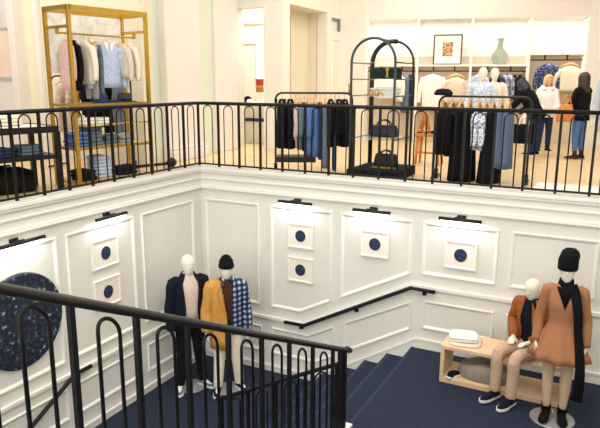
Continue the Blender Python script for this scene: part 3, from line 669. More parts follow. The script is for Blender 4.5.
# ------------------------------------------------------------------ garments (survey units; hook at the origin, width along y, thickness along x)
def garment(name, label, cat, loc, rz, kind, m, L, W=.5, T=.08, group=None, hm=None, sl=.5, flare=1.0, seed=0, sleeve_out=0, top=None, drop=0):
    t = thing(name, label, cat, loc, rz, group); rn = random.Random(seed+int(L*1000)); ph = rn.uniform(0, 6)
    bm = B()
    tube(bm, [(0, 0, -.09), (0, 0, -.04), (0, .015, -.01), (0, .022, .012), (0, .0, .024), (0, -.018, .012)], .006, 6)
    tube(bm, [(0, -.36*W, -.135), (0, -.15*W, -.1), (0, 0, -.085), (0, .15*W, -.1), (0, .36*W, -.135)], .011, 6)
    if kind in ('pants', 'skirt', 'strap'): tube(bm, [(0, -.36*W, -.14), (0, .36*W, -.14)], .006, 6)
    build('hanger', bm, hm or WOODH, t)
    if drop:
        bm = B(); tube(bm, [(0, -.40*W, -.17), (0, -.2*W, -.105), (0, 0, -.07), (0, .2*W, -.105), (0, .40*W, -.17)], .024, 8); build('wooden_arm', bm, WOODH, t)
    bm = B(); n = 28
    def ring(z, hw, ht, rip=0):
        z -= drop
        return [V(ht*math.cos(2*PI*k/n)*(1+rip*math.sin(5*2*PI*k/n+ph)), hw*math.copysign(abs(math.sin(2*PI*k/n))**.8, math.sin(2*PI*k/n))*(1+rip*.25*math.sin(7*2*PI*k/n+ph)), z) for k in range(n)]
    if kind in ('shirt', 'dress', 'jacket', 'vest'):
        lv = [(-.075, .13*W, .3*T), (-.095, .2*W, .36*T), (-.125, .34*W, .42*T), (-.165, .46*W, .5*T), (-.25, .48*W, .55*T)]
        for q in (.35, .55, .8, 1): lv.append((-.25-(L-.25)*q, .47*W*(1+(flare-1)*q), .58*T*(1+(flare-1)*q)))
        loft(bm, [ring(z, a, b, .0 if i < 4 else .16*(i-3)/5) for i, (z, a, b) in enumerate(lv)])
        if kind in ('shirt', 'jacket'):
            for k in (1, -1):
                stube(bm, [(0, k*.40*W, -.17-drop), (0, k*(.50*W+sleeve_out*.2), -.3-drop), (.01, k*(.53*W+sleeve_out*.7), -.17-sl*.6-drop), (0, k*(.53*W+sleeve_out), -.17-sl-drop)], [.07*W/.5, .068*W/.5, .06*W/.5, .05*W/.5], 10, 3, flat=min(1, T/.1), up=(0, 1, 0))
        if kind == 'jacket' or (kind == 'shirt' and top):
            b2 = B()
            for k in (1, -1): prism(b2, [V(-.28*T*0-.5*T-.004, k*.02, -.07), V(-.5*T-.004, k*.2*W, -.09), V(-.55*T-.004, k*.03, -.24)], V(-.012, 0, 0))
            build('collar', b2, top or m, t, smooth=False)
    elif kind == 'skirt':
        lv = [(-.13, .30*W, .32*T), (-.17, .33*W, .4*T)]+[(-.17-(L-.17)*q, .36*W*(1+(flare-1)*q), .5*T*(1+(flare-1)*q)) for q in (.25, .5, .75, 1)]
        loft(bm, [ring(z, a, b, .25*i/5) for i, (z, a, b) in enumerate(lv)])
    else:                                                   # trousers
        loft(bm, [ring(-.13, .30*W, .4*T), ring(-.2, .36*W, .5*T), ring(-.35, .40*W, .55*T), ring(-.42, .40*W, .5*T)])
        for k in (1, -1): stube(bm, [(0, k*.19*W, -.33), (.006*k, k*.21*W, -.55), (0, k*.2*W, -L*.8), (0, k*.19*W, -L)], [.21*W, .19*W, .17*W, .16*W], 12, 3, flat=min(1, T*.5/(.2*W)), up=(0, 1, 0))
    build({'pants': 'trousers', 'skirt': 'skirt', 'dress': 'dress'}.get(kind, 'cloth'), bm, m, t)
    return t
def rack(label, p0, p1, h, m=BLACKM, foot=.28, shelf=None, rw=.018, finial=False, r=.12):
    p0 = V(*p0); p1 = V(*p1); d = p1-p0; L = d.length; t = thing('garment_rack', label, 'clothes rack', (p0.x, p0.y, FZ), math.atan2(d.y, d.x))
    bm = B(); pts = [(0, 0, .03)]+[(r-r*math.cos(PI/2*k/6), 0, h-r+r*math.sin(PI/2*k/6)) for k in range(7)]+[(L-r+r*math.sin(PI/2*k/6), 0, h-r+r*math.cos(PI/2*k/6)) for k in range(7)]+[(L, 0, .03)]
    tube(bm, pts, rw, 8); build('frame', bm, m, t)
    for x in (0, L):
        bm = B(); tube(bm, [(x, -foot, .03), (x, foot, .03)], rw*1.1, 8); box(bm, x-.03, x+.03, -.03, .03, .0, .16); build('foot', bm, m, t)
    if shelf:
        bm = B(); box(bm, shelf[0], shelf[1], -.2, .2, shelf[2], shelf[2]+shelf[3]); build('base_shelf', bm, m, t, smooth=False, bevel=.01)
    if finial:
        bm = B(); tube(bm, [(L-.06, 0, h), (L-.06, 0, h+.13)], .016, 8); ell(bm, (L-.06, 0, h+.14), .022, .022, .03); build('finial', bm, GOLD, t)
    return t
def lerp(a, b, t): return a+(b-a)*t

# --- middle rack (angled), denim and black
A0, A1 = (.76, 1.24), (1.97, 1.86); ang = math.atan2(.62, 1.21)
rack('black garment rack with denim and black clothes, left of the arched stand', A0, A1, 1.41, shelf=(.02, .72, .2, .1), finial=True)
def mid(t): return (lerp(A0[0], A1[0], t), lerp(A0[1], A1[1], t), FZ+1.38)
MID = [(.09, 'jacket', BLACKC, .93, .50, .15, 'black jacket', 'jacket', 'hanging nearest the left end of the denim rack'),
       (.20, 'jacket', BLACKC, .94, .50, .13, 'black jacket', 'jacket', 'second from the left on the denim rack, beside the pink top'),
       (.27, 'shirt', PINK, .72, .48, .07, 'dusty pink top', 'shirt', 'among the darker clothes at the left of the denim rack'),
       (.33, 'shirt', TEALG, .9, .48, .09, 'grey teal shirt', 'shirt', 'between pink and black on the denim rack'),
       (.385, 'pants', BLACKC, .98, .45, .07, 'slim black trousers', 'trousers', 'between the grey teal shirt and the blue denim'),
       (.45, 'shirt', DENIM, .97, .50, .11, 'blue denim shirt', 'shirt', 'left one of the two mid blue pieces on the denim rack'),
       (.535, 'dress', DENIM, 1.02, .48, .12, 'mid blue denim dress', 'dress', 'right one of the two mid blue pieces on the denim rack'),
       (.60, 'pants', DKDENIM, 1.13, .46, .07, 'dark blue jeans', 'jeans', 'beside the blue denim dress on the denim rack'),
       (.67, 'pants', GREYD, 1.29, .46, .13, 'long grey jeans', 'jeans', 'left of the black group on the denim rack'),
       (.74, 'shirt', BLACKC, .90, .50, .11, 'black top', 'shirt', 'first of the three black pieces at the right of the denim rack'),
       (.80, 'pants', DKDENIM, 1.33, .46, .08, 'long charcoal jeans', 'jeans', 'showing below the black tops on the denim rack'),
       (.85, 'shirt', BLACKC, .88, .50, .12, 'black top', 'shirt', 'middle of the three black pieces at the right of the denim rack'),
       (.93, 'jacket', BLACKC, .90, .50, .13, 'black jacket', 'jacket', 'at the far right end of the denim rack')]
for i, (tt, k, m, L, W, T, nm, cat, w) in enumerate(MID):
    garment(nm.split()[-1], nm+' '+w, cat, mid(tt*.97+.0), ang, k, m, L, W*1.1, T*1.12, 'clothes on the denim rack', seed=i, drop=(.0, .0, .05, .05, 0, .06, .06, 0, .06, 0, 0, 0, 0)[i])

# --- right rack, black gowns and printed tops
rack('black garment rack in front of the lit bays, hung with black gowns', (3.5, 1.97), (4.97, 1.97), 1.38)
RG = [(3.58, 'shirt', BLACKC, .84, .5, .15, 1.0, 'black top', 'shirt', 'shortest black piece at the left end of the gown rack'),
      (3.72, 'shirt', BLACKC, .86, .5, .14, 1.0, 'black blouse', 'shirt', 'second black piece from the left on the gown rack'),
      (3.86, 'dress', BLACKC, 1.31, .46, .19, 1.35, 'floor length black gown', 'dress', 'leftmost gown on the gown rack'),
      (4.00, 'dress', BLACKC, 1.32, .46, .19, 1.35, 'floor length black gown', 'dress', 'left of the printed blouse on the gown rack'),
      (4.15, 'shirt', BLOUSEP, .74, .46, .12, 1.0, 'white and blue printed blouse', 'shirt', 'left one of the printed pair between black gowns'),
      (4.26, 'shirt', BLOUSEP, .74, .46, .11, 1.0, 'white and blue printed blouse', 'shirt', 'right one of the printed pair between black gowns'),
      (4.38, 'dress', BLACKC, 1.32, .46, .2, 1.5, 'floor length black gown', 'dress', 'right of the printed blouses on the gown rack'),
      (4.50, 'dress', SLATE, 1.0, .46, .17, 1.1, 'slate blue dress', 'dress', 'left slate piece beside the rightmost black gown'),
      (4.62, 'dress', SLATE, 1.02, .46, .17, 1.1, 'slate blue dress', 'dress', 'right slate piece at the end of the gown rack')]
for i, (x, k, m, L, W, T, fl, nm, cat, w) in enumerate(RG):
    garment(nm.split()[-1], nm+' '+w, cat, (x, 1.97, FZ+1.355), 0, k, m, L, W, T, 'clothes on the gown rack', seed=30+i, flare=fl, drop=.09)
t = thing('knitted_cap', 'navy knitted cap resting on the left corner of the gown rack', 'cap', (3.56, 1.97, FZ+1.395))
bm = B(); lathe(bm, [(.13, 0), (.15, .015), (.15, .05), (.135, .055), (.12, .085), (.07, .105), (.005, .11)], 20, sx=1.05, sy=.8); build('crown', bm, NAVY, t)

# --- arched display stand
AX0, AX1, AY0, AY1 = 2.22, 2.97, 1.2, 2.15
t = thing('arched_stand', 'black arched display stand with glass shelves on a dark plinth', 'display stand', ((AX0+AX1)/2, AY0, FZ))
o0 = V((AX0+AX1)/2, AY0, FZ); hw = (AX1-AX0)/2
bm = B(); box(bm, -hw-.04, hw+.1, -.04, AY1-AY0+.05, 0, .165); build('plinth', bm, NAVY, t, smooth=False, bevel=.01)
def arc(y): return [(-hw, y, .165), (-hw, y, 1.2)]+[(-hw*math.cos(PI*k/16), y, 1.92+hw*math.sin(PI*k/16)-.0) for k in range(17)]+[(hw, y, 1.2), (hw, y, .165)]
bm = B(); tube(bm, arc(0), .022, 8, up=(0, 1, 0)); build('front_arch', bm, NICKEL, t)
bm = B(); q = arc(AY1-AY0); tube(bm, q[:12], .05, 8, up=(0, 1, 0), flat=.8); tube(bm, q[11:], .02, 8, up=(0, 1, 0)); build('back_arch', bm, BLACKM, t)
for z in (1.92, 1.655, 1.385, .68):
    bm = B(); box(bm, -hw, hw, .0, AY1-AY0, z-.012, z); build('glass_shelf', bm, glass(), t, smooth=False)
    for x in (-hw, hw):
        bm = B(); tube(bm, [(x, 0, z-.006), (x, AY1-AY0, z-.006)], .011, 6); build('side_bar', bm, NICKEL, t)
bm = B(); tube(bm, [(0, 0, 1.92+hw), (0, AY1-AY0, 1.92+hw)], .016, 8); build('ridge_bar', bm, NICKEL, t)
def handbag(label, loc, rz, w, d, h, m, hh=.12, trim=None, flare=.9, hm=None, clasp=False):
    t = thing('handbag', label, 'bag', loc, rz); bm = B()
    loft(bm, [[V(math.copysign(abs(math.cos(a))**.5, math.cos(a))*w/2*s, math.copysign(abs(math.sin(a))**.5, math.sin(a))*d/2*e, z) for a in [2*PI*k/28 for k in range(28)]] for z, s, e in ((0, .95, .9), (.02, 1, 1), (h*.4, .99, 1), (h*.85, flare, .75), (h, flare*.95, .4))])
    build('bag_body', bm, m, t)
    if hh:
        for y in (-.18*d, .18*d):
            bm = B(); tube(bm, [(-w*.24, y, h*.9)]+[(-w*.24*math.cos(PI*k/8), y, h*.95+hh*math.sin(PI*k/8)) for k in range(9)]+[(w*.24, y, h*.9)], .012, 6); build('handle', bm, hm or m, t)
    if trim:
        bm = B(); box(bm, -w*.5, w*.5, -d/2-.006, -d/2+.004, .0, .03); build('gold_trim', bm, trim, t, smooth=False)
    if clasp:
        bm = B(); lathe(bm, [(.03, .02), (.022, .06), (.014, .09), (.022, .13), (.036, .17), (.02, .18)], 14, (.12*w, -d/2-.02, 0)); build('clasp', bm, GOLD, t)
    return t
handbag('dark green clutch bag on the second glass shelf of the arched stand', (2.62, 1.75, FZ+1.655), 0, .55, .2, .185, cloth('bottle_green', (32, 46, 46)), 0, None, .97, clasp=True)
folded('folded_blouse', 'white folded blouse on the third glass shelf of the arched stand', 'blouse', (2.62, 1.78, FZ+1.385), 0, .5, .3, .13, WHITEC, 3, seed=21)
for i, x in enumerate((2.48, 2.62)):
    t = thing('sandal', ('gold sandal', 'gold sandal')[i]+(' standing left in the pair on the glass shelf', ' standing right in the pair on the glass shelf')[i], 'shoe', (x, 1.42, FZ+1.385), .3+.5*i, 'gold sandals on the arched stand')
    bm = B(); prism(bm, [V(a, b, 0) for a, b in ((-.035, -.13), (0, -.15), (.035, -.13), (.04, -.04), (.025, .05), (.03, .1), (0, .12), (-.03, .1), (-.025, .05), (-.04, -.04))], V(0, 0, .02)); build('sole', bm, GOLD, t, smooth=False)
    bm = B(); tube(bm, [(-.04, -.08, .01), (-.02, -.08, .05), (.02, -.08, .05), (.04, -.08, .01)], .012, 6); build('toe_strap', bm, GOLD, t)
    bm = B(); tube(bm, [(-.03, .08, .01), (-.03, .07, .08), (0, .04, .1), (.03, .07, .08), (.03, .08, .01)], .009, 6); build('heel_strap', bm, GOLD, t)
handbag('charcoal handbag on the lowest glass shelf of the arched stand', (2.62, 1.75, FZ+.68), 0, .5, .24, .2, cloth('charcoal_leather', (44, 48, 56), .15, 12, .1, .5), .1)
handbag('black handbag with gold edge standing on the plinth of the arched stand', (2.72, 1.62, FZ+.165), 0, .42, .22, .24, cloth('black_leather', (34, 34, 38), .2, 12, .1, .45), .07, GOLD)

# --- low oak stool with tall boots
t = thing('display_stool', 'low orange oak stool between the arched stand and gown rack', 'stool', (2.84, 3.7, FZ))
bm = B(); box(bm, -.22, .3, -.18, .18, .55, .62); build('seat', bm, OAKST, t, smooth=False, bevel=.012)
for x in (-.19, .27):
    for y in (-.15, .15): bm = B(); tube(bm, [(x, y, 0), (x*.85, y*.85, .55)], [.028, .035], 8); build('leg', bm, OAKST, t)
bm = B(); box(bm, -.2, .26, -.015, .015, .2, .24); build('stretcher', bm, OAKST, t, smooth=False)
for i, (x, lean) in enumerate(((2.70, .1), (2.84, -.1))):
    t = thing('tall_boot', 'tan leather boot '+('leaning right, left one of the pair on the oak stool', 'leaning left, right one of the pair on the oak stool')[i], 'boot', (x, 3.68, FZ+.62), 0, 'tan boots on the oak stool')
    bm = B(); stube(bm, [(lean*.0, 0, .03), (0, 0, .1), (lean*.4, 0, .25), (lean*.75, 0, .40)], [.05, .048, .055, .062], 12, 3); tube(bm, [(0, .04, .035), (0, -.06, .035), (0, -.14, .025)], [.042, .042, .025], 10); build('shaft', bm, LEATH, t)
    bm = B(); box(bm, -.035, .035, -.16, .07, 0, .014); build('sole', bm, BROWN, t, smooth=False)
folded('folded_trousers', 'navy folded trousers on the right half of the oak stool', 'trousers', (3.03, 3.66, FZ+.62), 0, .2, .28, .05, NAVY, 2, seed=31)

# --- brass frame display rack by the left balcony
TH = math.radians(10); g0 = V(-.95, -1.75, FZ); GL, GW, GH = 1.38, .61, 2.68; grz = PI/2-TH
def G(x, y, z): return V(g0.x+math.sin(TH)*x-math.cos(TH)*y, g0.y+math.cos(TH)*x+math.sin(TH)*y, FZ+z)
t = thing('brass_rack', 'tall brass framed display rack with shelves and hanging clothes by the left balcony', 'display rack', g0, grz)
pw_ = .025
for x in (0, GL):
    for y in (0, GW): bm = B(); box(bm, x-pw_, x+pw_, y-pw_, y+pw_, 0, GH); build('post', bm, GOLD, t, smooth=False)
bm = B()
for y in (0, GW): box(bm, 0, GL, y-pw_, y+pw_, GH-.07, GH)
for x in (0, GL): box(bm, x-pw_, x+pw_, 0, GW, GH-.07, GH)
build('top_frame', bm, GOLD, t, smooth=False)
bm = B(); box(bm, -.02, .02, 0, GW, 2.36, 2.4); box(bm, GL-.02, GL+.02, 0, GW, 2.36, 2.4); tube(bm, [(0, GW*.5, 2.30), (GL, GW*.5, 2.30)], .015, 8); box(bm, -.02, .02, GW*.5-.02, GW*.5+.02, 2.28, 2.38); box(bm, GL-.02, GL+.02, GW*.5-.02, GW*.5+.02, 2.28, 2.38); build('hanging_rail', bm, GOLD, t, smooth=False)
for z in (1.27, .62, .1):
    bm = B()
    for y in (0, GW): box(bm, 0, GL, y-.018, y+.018, z-.04, z)
    for x in (0, GL): box(bm, x-.018, x+.018, 0, GW, z-.04, z)
    build('shelf_frame', bm, GOLD, t, smooth=False)
    bm = B(); box(bm, .02, GL-.02, .02, GW-.02, z-.02, z-.004); build('shelf_board', bm, glass() if z > 1 else mat('warm_shelf', (216, 190, 140), .5), t, smooth=False)
bm = B(); tube(bm, [(.5, .0, .95), (GL, 0, .95)], .011, 6); build('side_bar', bm, GOLD, t)
bm = B(); box(bm, .03, GL-.03, GW-.012, GW+.004, 1.72, GH-.08); build('back_panel', bm, MARBLED, t, smooth=False)
GG = [(.13, 'shirt', PINK, .82, .1, 'dusty pink long top', 'shirt', 'hanging first from the left in the brass rack'),
      (.25, 'shirt', BLACKC, .82, .11, 'black long top', 'shirt', 'beside the pink top in the brass rack'),
      (.44, 'shirt', CREAM, .72, .09, 'cream top', 'shirt', 'right of the black top in the brass rack'),
      (.53, 'pants', GREY, .95, .08, 'grey trousers', 'trousers', 'between the cream top and the pale blue shirt'),
      (.63, 'pants', TEALG, .98, .08, 'grey teal trousers', 'trousers', 'left of the pale blue shirt in the brass rack'),
      (1.10, 'shirt', BEIGE, .62, .08, 'oat top', 'shirt', 'right of the pale blue shirt in the brass rack'),
      (1.24, 'shirt', CREAM, .62, .08, 'short cream top', 'shirt', 'at the right end of the brass rack')]
for i, (x, k, m, L, T, nm, cat, w) in enumerate(GG):
    garment(nm.split()[-1], nm+' '+w, cat, G(x, GW*.5, 2.28), grz, k, m, L, .30 if x < .3 else .44, T, 'clothes in the brass rack', seed=50+i)
garment('shirt', 'pale blue shirt hung facing out in the middle of the brass rack', 'shirt', G(.82, GW*.45, 2.28), grz+PI/2, 'shirt', LTBLUE, .78, .5, .1, None, seed=60, sl=.62, sleeve_out=.06, top=WHITEC)
t = thing('felt_hat', 'dark olive felt hat on the right of the brass rack upper shelf', 'hat', G(1.12, .3, 1.27))
bm = B(); lathe(bm, [(.21, .0), (.215, .012), (.13, .02), (.125, .1), (.10, .14), (.05, .15), (.004, .135)], 24, sy=.85); build('crown', bm, OLIVE, t)
bm = B(); lathe(bm, [(.128, .02), (.132, .022), (.13, .05), (.127, .052)], 24, sy=.85); build('ribbon', bm, BLACKC, t)
t = thing('cap', 'black cap on the middle of the brass rack upper shelf', 'cap', G(.62, .25, 1.27), grz)
bm = B(); lathe(bm, [(.12, 0), (.125, .03), (.12, .1), (.09, .16), (.04, .185), (.004, .19)], 20); build('crown', bm, DKDENIM, t)
bm = B(); prism(bm, [V(.12*math.sin(a)*1.0, -.1-.11*math.cos(a), .005) for a in [PI/2*(k/6-1) for k in range(13)]], V(0, 0, .016)); build('brim', bm, DKDENIM, t)
folded('folded_trousers', 'dark trousers folded at the right of the black cap in the brass rack', 'trousers', G(.86, .3, 1.27), grz, .22, .36, .04, DKDENIM, 2, seed=66)
for i, (x, y, z, w, h, m, lab, nm) in enumerate(((.16, .26, .62, .3, .22, DENIM, 'blue denim heap at the left of the brass rack middle shelf', 'folded_jeans'), (.44, .28, .62, .26, .3, GREYD, 'grey denim pile beside the blue denim heap in the brass rack', 'folded_jeans'),
        (.72, .3, .62, .24, .14, TEALG, 'low grey teal pile in the middle of the brass rack middle shelf', 'folded_sweater'), (1.02, .3, .62, .26, .13, GREY, 'grey pile right of the grey teal pile in the brass rack', 'folded_sweater'),
        (.2, .2, .1, .3, .16, BLACKC, 'black pile at the left of the brass rack bottom shelf', 'folded_sweater'), (.56, .3, .1, .3, .34, LTBLUE, 'tall pale blue pile on the brass rack bottom shelf', 'folded_jeans'),
        (1.0, .28, .1, .42, .14, NAVY, 'navy pile at the right of the brass rack bottom shelf', 'folded_sweater'))):
    folded(nm, lab, nm.split('_')[1], G(x, y, z), grz, w, .36, h, m, max(2, int(h/.05)), 'folded clothes in the brass rack', seed=70+i)
for i, x in enumerate((.28, .52)):
    folded('folded_towel', ('white folded top above the blue denim heap on the small brass ledge', 'white folded top beside the other white one on the brass ledge')[i], 'top', G(x+.1, .3, .95), grz, .24, .3, .09, WHITEC, 2, 'white folded tops in the brass rack', seed=80+i).name = 'folded_blouse'
bm = B(); box(bm, .2, .8, .02, GW-.02, .925, .949); o = build('ledge', bm, mat('warm_shelf', (216, 190, 140), .5), bpy.data.objects['brass_rack'], smooth=False)
t = thing('weighted_pole', 'black pole with a round ball end lying on the floor right of the brass rack', 'pole', (-1.36, .80, FZ), math.radians(53))
bm = B(); tube(bm, [(-.62, 0, .04), (.05, 0, .07)], .028, 8); build('pole', bm, BLACKM, t)
bm = B(); ell(bm, (.08, 0, .09), .1, .1, .09); build('ball_end', bm, BLACKM, t)

# --- rack behind the brass one
rack('thin black garment rack standing behind the brass rack', (-3.25, -.14), (-1.72, .30), 1.69, rw=.016)
for i, (x, m, k, L, nm, cat) in enumerate(((.12, BEIGE, 'pants', 1.0, 'oat trousers', 'trousers'), (.26, BEIGE, 'pants', .95, 'oat trousers', 'trousers'), (.40, CAMEL, 'shirt', .4, 'camel top', 'shirt'), (.50, BLACKC, 'jacket', .95, 'black jacket', 'jacket'), (.60, NAVY, 'jacket', .9, 'navy jacket', 'jacket'), (.72, BLACKC, 'pants', 1.0, 'black trousers', 'trousers'), (.84, GREYD, 'pants', 1.0, 'grey jeans', 'jeans'))):
    w = ('first from the left on the thin rack behind the brass one', 'second from the left on the thin rack behind the brass one', 'between oat and black on the thin rack', 'left of the navy jacket on the thin rack', 'in the middle of the thin rack behind the brass one', 'right of the navy jacket on the thin rack', 'last on the right of the thin rack')[i]
    garment(nm.split()[-1], nm+' '+w, cat, (lerp(-3.25, -1.72, x), lerp(-.14, .30, x), FZ+1.665), math.atan2(.44, 1.53), k, m, L, .48, .12, 'clothes on the thin rack', GOLD, seed=90+i)

# --- black table at the left edge
tt = math.radians(15); q0 = V(-1.02, -2.05, FZ); trz = PI/2-tt
def Tb(x, y, z): return V(q0.x-math.sin(tt)*x-math.cos(tt)*y, q0.y-math.cos(tt)*x+math.sin(tt)*y, FZ+z)
t = thing('display_table', 'black framed display table with open shelf at the left edge', 'table', q0, trz)
TL, TD, TH_ = 1.9, .85, .97
bm = B()
for y in (0, TD): box(bm, -TL, 0, y-.035, y+.035, TH_-.09, TH_)
for x in (-TL, 0): box(bm, x-.035, x+.035, 0, TD, TH_-.09, TH_)
build('top_frame', bm, BLACKM, t, smooth=False)
bm = B(); box(bm, -TL+.03, -.03, .03, TD-.03, TH_-.03, TH_-.008); build('top_panel', bm, mat('pale_top', (240, 232, 226), .4), t, smooth=False)
bm = B(); box(bm, -TL, 0, -.02, TD+.02, .5, .56); build('shelf', bm, BLACKM, t, smooth=False)
for x in (-TL, -TL*.0):
    for y in (0, TD): bm = B(); box(bm, x-.035, x+.035, y-.035, y+.035, 0, TH_-.08); build('leg', bm, BLACKM, t, smooth=False)
for i, (x, y, z, w, h, m, lab, nm) in enumerate(((.32, .3, .56, .34, .14, TEALG, 'grey teal pile nearest the right end of the black table shelf', 'folded_sweater'), (.72, .3, .56, .36, .12, DKDENIM, 'dark denim pile next to the grey teal one on the black table shelf', 'folded_jeans'), (1.12, .32, .56, .36, .13, TEALG, 'second grey teal pile further left on the black table shelf', 'folded_sweater'),
        (.45, .62, TH_, .34, .15, CREAM, 'cream pile on top of the black table', 'folded_sweater'), (.95, .55, TH_, .34, .1, WHITEC, 'white pile on top of the black table near the left edge', 'folded_sweater'))):
    folded(nm, lab, nm.split('_')[1], Tb(x, y, z), trz, w, .36, h, m, 3, 'folded clothes on the black table', seed=100+i)
t = thing('duffel_bag', 'black duffel bag on the floor under the black display table', 'bag', Tb(.72, .4, 0), trz)
bm = B(); loft(bm, [[V(x, s*.24*math.cos(a), .0+max(0, .19*s+.19*s*math.sin(a))) for a in [2*PI*k/24 for k in range(24)]] for x, s in ((-.52, .5), (-.48, .85), (-.3, 1), (0, 1.05), (.3, 1), (.46, .85), (.5, .5))]); build('bag_body', bm, BLACKC, t)
bm = B(); tube(bm, [(-.15, -.1, .34), (-.13, -.1, .42), (.13, -.1, .42), (.15, -.1, .34)], .014, 6); build('handle', bm, BLACKC, t)

# --- framed picture and lamp in the left alcove
t = thing('framed_picture', 'large pale peach picture in a light grey frame in the far left alcove', 'picture', (-5.85, .9, 1.95))
bm = B(); rings = [[V(p[0], -d, p[1]) for p in offset_poly([(-.45, -.53), (.45, -.53), (.45, .56), (-.45, .56)], o)] for o, d in ((0, 0), (0, .05), (.05, .05), (.06, .03))]; loft(bm, rings, (1, 0)); build('frame', bm, mat('grey_frame', (196, 194, 190), .4), t, smooth=False)
bm = B(); box(bm, -.4, .4, -.03, -.02, -.48, .51); build('print', bm, ramp_mat('peach_wash', noise_src(1.4, 2), [(.3, (250, 236, 224)), (.7, (244, 214, 190))]), t, smooth=False)
t = mth('picture_light', 'black picture light over the pale peach picture in the alcove', 'lamp', Matrix.Translation(V(-5.95, .9, 2.72)))
bm = B(); tube(bm, [(-.25, -.16, 0), (.25, -.16, 0)], .03, 10); build('lamp_bar', bm, BLACKM, t)
bm = B(); tube(bm, [(0, 0, .03), (0, -.16, .02)], .014, 8); build('mount', bm, BLACKM, t)

# --- next room, through the doorway
t = thing('white_counter', 'white counter with dark bar seen through the doorway', 'counter', (-2.3, 5.4, FZ))
bm = B(); box(bm, -.9, .75, 0, .5, 1.0, 1.06); build('counter_top', bm, CUBW, t, smooth=False, bevel=.01)
bm = B(); box(bm, -.85, .7, .03, .47, 0, 1.0); build('cabinet', bm, SHOPW, t, smooth=False)
bm = B(); box(bm, -.88, .73, -.02, .03, .58, .66); build('dark_bar', bm, NICKEL, t, smooth=False)
t = thing('cap', 'black and white cap on the counter beyond the doorway', 'cap', (-2.56, 5.6, FZ+1.06))
bm = B(); lathe(bm, [(.12, 0), (.12, .05), (.09, .12), (.03, .16), (.003, .162)], 18); build('crown', bm, BLACKC, t)
bm = B(); ell(bm, (.1, -.06, .03), .1, .08, .05); build('brim', bm, WHITEC, t)
t = thing('riser_block', 'white display block under the two small boxes beyond the doorway', 'block', (-2.17, 5.62, FZ+1.06))
bm = B(); box(bm, -.13, .13, -.1, .1, 0, .26); build('block', bm, CUBW, t, smooth=False, bevel=.008)
for i, (z, m, d) in enumerate(((.0, LEATH, 'orange and yellow box'), (.17, mat('red_card', (196, 74, 48), .6), 'red box'))):
    t = thing('gift_box', d+(' lower of two standing on the counter beyond the doorway', ' upper of two standing on the counter beyond the doorway')[i], 'box', (-2.17, 5.62, FZ+1.32+z))
    bm = B(); box(bm, -.1, .1, -.08, .08, 0, .13); build('box', bm, m, t, smooth=False, bevel=.008)
    bm = B(); box(bm, -.106, .106, -.086, .086, .13, .168); build('lid', bm, mat('yellow_card', (222, 180, 90), .6) if i == 0 else m, t, smooth=False)

# --- bays: art, vase, hung clothes
t = thing('framed_photograph', 'black framed photograph with wide white mat on the second bay shelf', 'picture', Sp(2.17, -.3, 1.845), SA)
bm = B(); rings = [[V(p[0], -d, p[1]) for p in offset_poly([(-.37, 0), (.37, 0), (.37, .78), (-.37, .78)], o)] for o, d in ((0, 0), (0, .04), (.03, .04), (.034, .02))]; loft(bm, rings, (1, 0)); build('frame', bm, BLACKM, t, smooth=False)
bm = B(); box(bm, -.34, .34, -.03, -.015, .03, .75); build('mat_board', bm, WHITEC, t, smooth=False)
bm = B(); box(bm, -.13, .13, -.036, -.03, .22, .58); build('print', bm, ramp_mat('warm_abstract', noise_src(7, 3), [(.3, (40, 26, 20)), (.45, (176, 112, 62)), (.55, (226, 186, 138)), (.62, (84, 50, 30))]), t, smooth=False)
t = thing('vase', 'pale glazed bottle vase with flared lip on the third bay shelf', 'vase', Sp(3.5, -.3, 1.845))
bm = B(); lathe(bm, [(.10, 0), (.15, .03), (.2, .14), (.2, .26), (.14, .36), (.075, .42), (.065, .58), (.085, .64), (.11, .67), (.09, .672), (.05, .6)], 28); build('vessel', bm, ramp_mat('celadon_glaze', noise_src(3, 3), [(.3, (150, 160, 138)), (.7, (190, 196, 176))], .25), t)
# face-out: width runs along the wall
def face(name, label, cat, s, z, kind, m, L, W, T=.12, **kw):
    return garment(name, label, cat, Sp(s, -.22, z), SA+PI/2, kind, m, L, W, T, None, **kw)
face('jacket', 'white fleece jacket hung facing out in the second bay, left side', 'jacket', 1.82, 1.67, 'jacket', WHITEC, 1.02, .56, .14, sl=.66, sleeve_out=.06, top=WHITEC)
face('sweater', 'oat sweater on a wooden hanger, right side of the second bay', 'sweater', 2.42, 1.67, 'shirt', BEIGE, .74, .56, .12, sl=.5, sleeve_out=.03, drop=.08)
face('shirt', 'pale blue chambray shirt at the left end of the third bay', 'shirt', 3.0, 1.67, 'shirt', LTBLUE, .85, .46, .1, sl=.6, sleeve_out=.03, top=LTBLUE)
face('blouse', 'navy printed blouse hung facing out behind the blonde shopper', 'blouse', 4.70, 1.95, 'shirt', FLORAL, .74, .46, .12, sl=.55, sleeve_out=.05)
face('sweater', 'cream sweater on a wooden hanger at the right of the last bay', 'sweater', 5.24, 1.95, 'shirt', CREAM, .7, .56, .12, sl=.45, sleeve_out=.1, drop=.07)
face('blouse', 'white blouse hung facing out behind the arched stand', 'blouse', .62, 1.67, 'shirt', WHITEC, .72, .56, .1, sl=.5, sleeve_out=.05)
for i, (s, m, k, L, nm, cat, w) in enumerate(((.95, WHITEC, 'shirt', .8, 'white shirt', 'shirt', 'left of the blue dresses in the first bay'), (1.10, GREYD, 'dress', 1.1, 'grey blue dress', 'dress', 'left one of two in the first bay'), (1.24, DKDENIM, 'dress', 1.0, 'dark blue dress', 'dress', 'at the right end of the first bay'))):
    garment(nm.split()[-1], nm+' '+w, cat, Sp(s, -.22, 1.67), SA+.5, k, m, L, .42, .12, 'clothes in the first bay', seed=120+i)
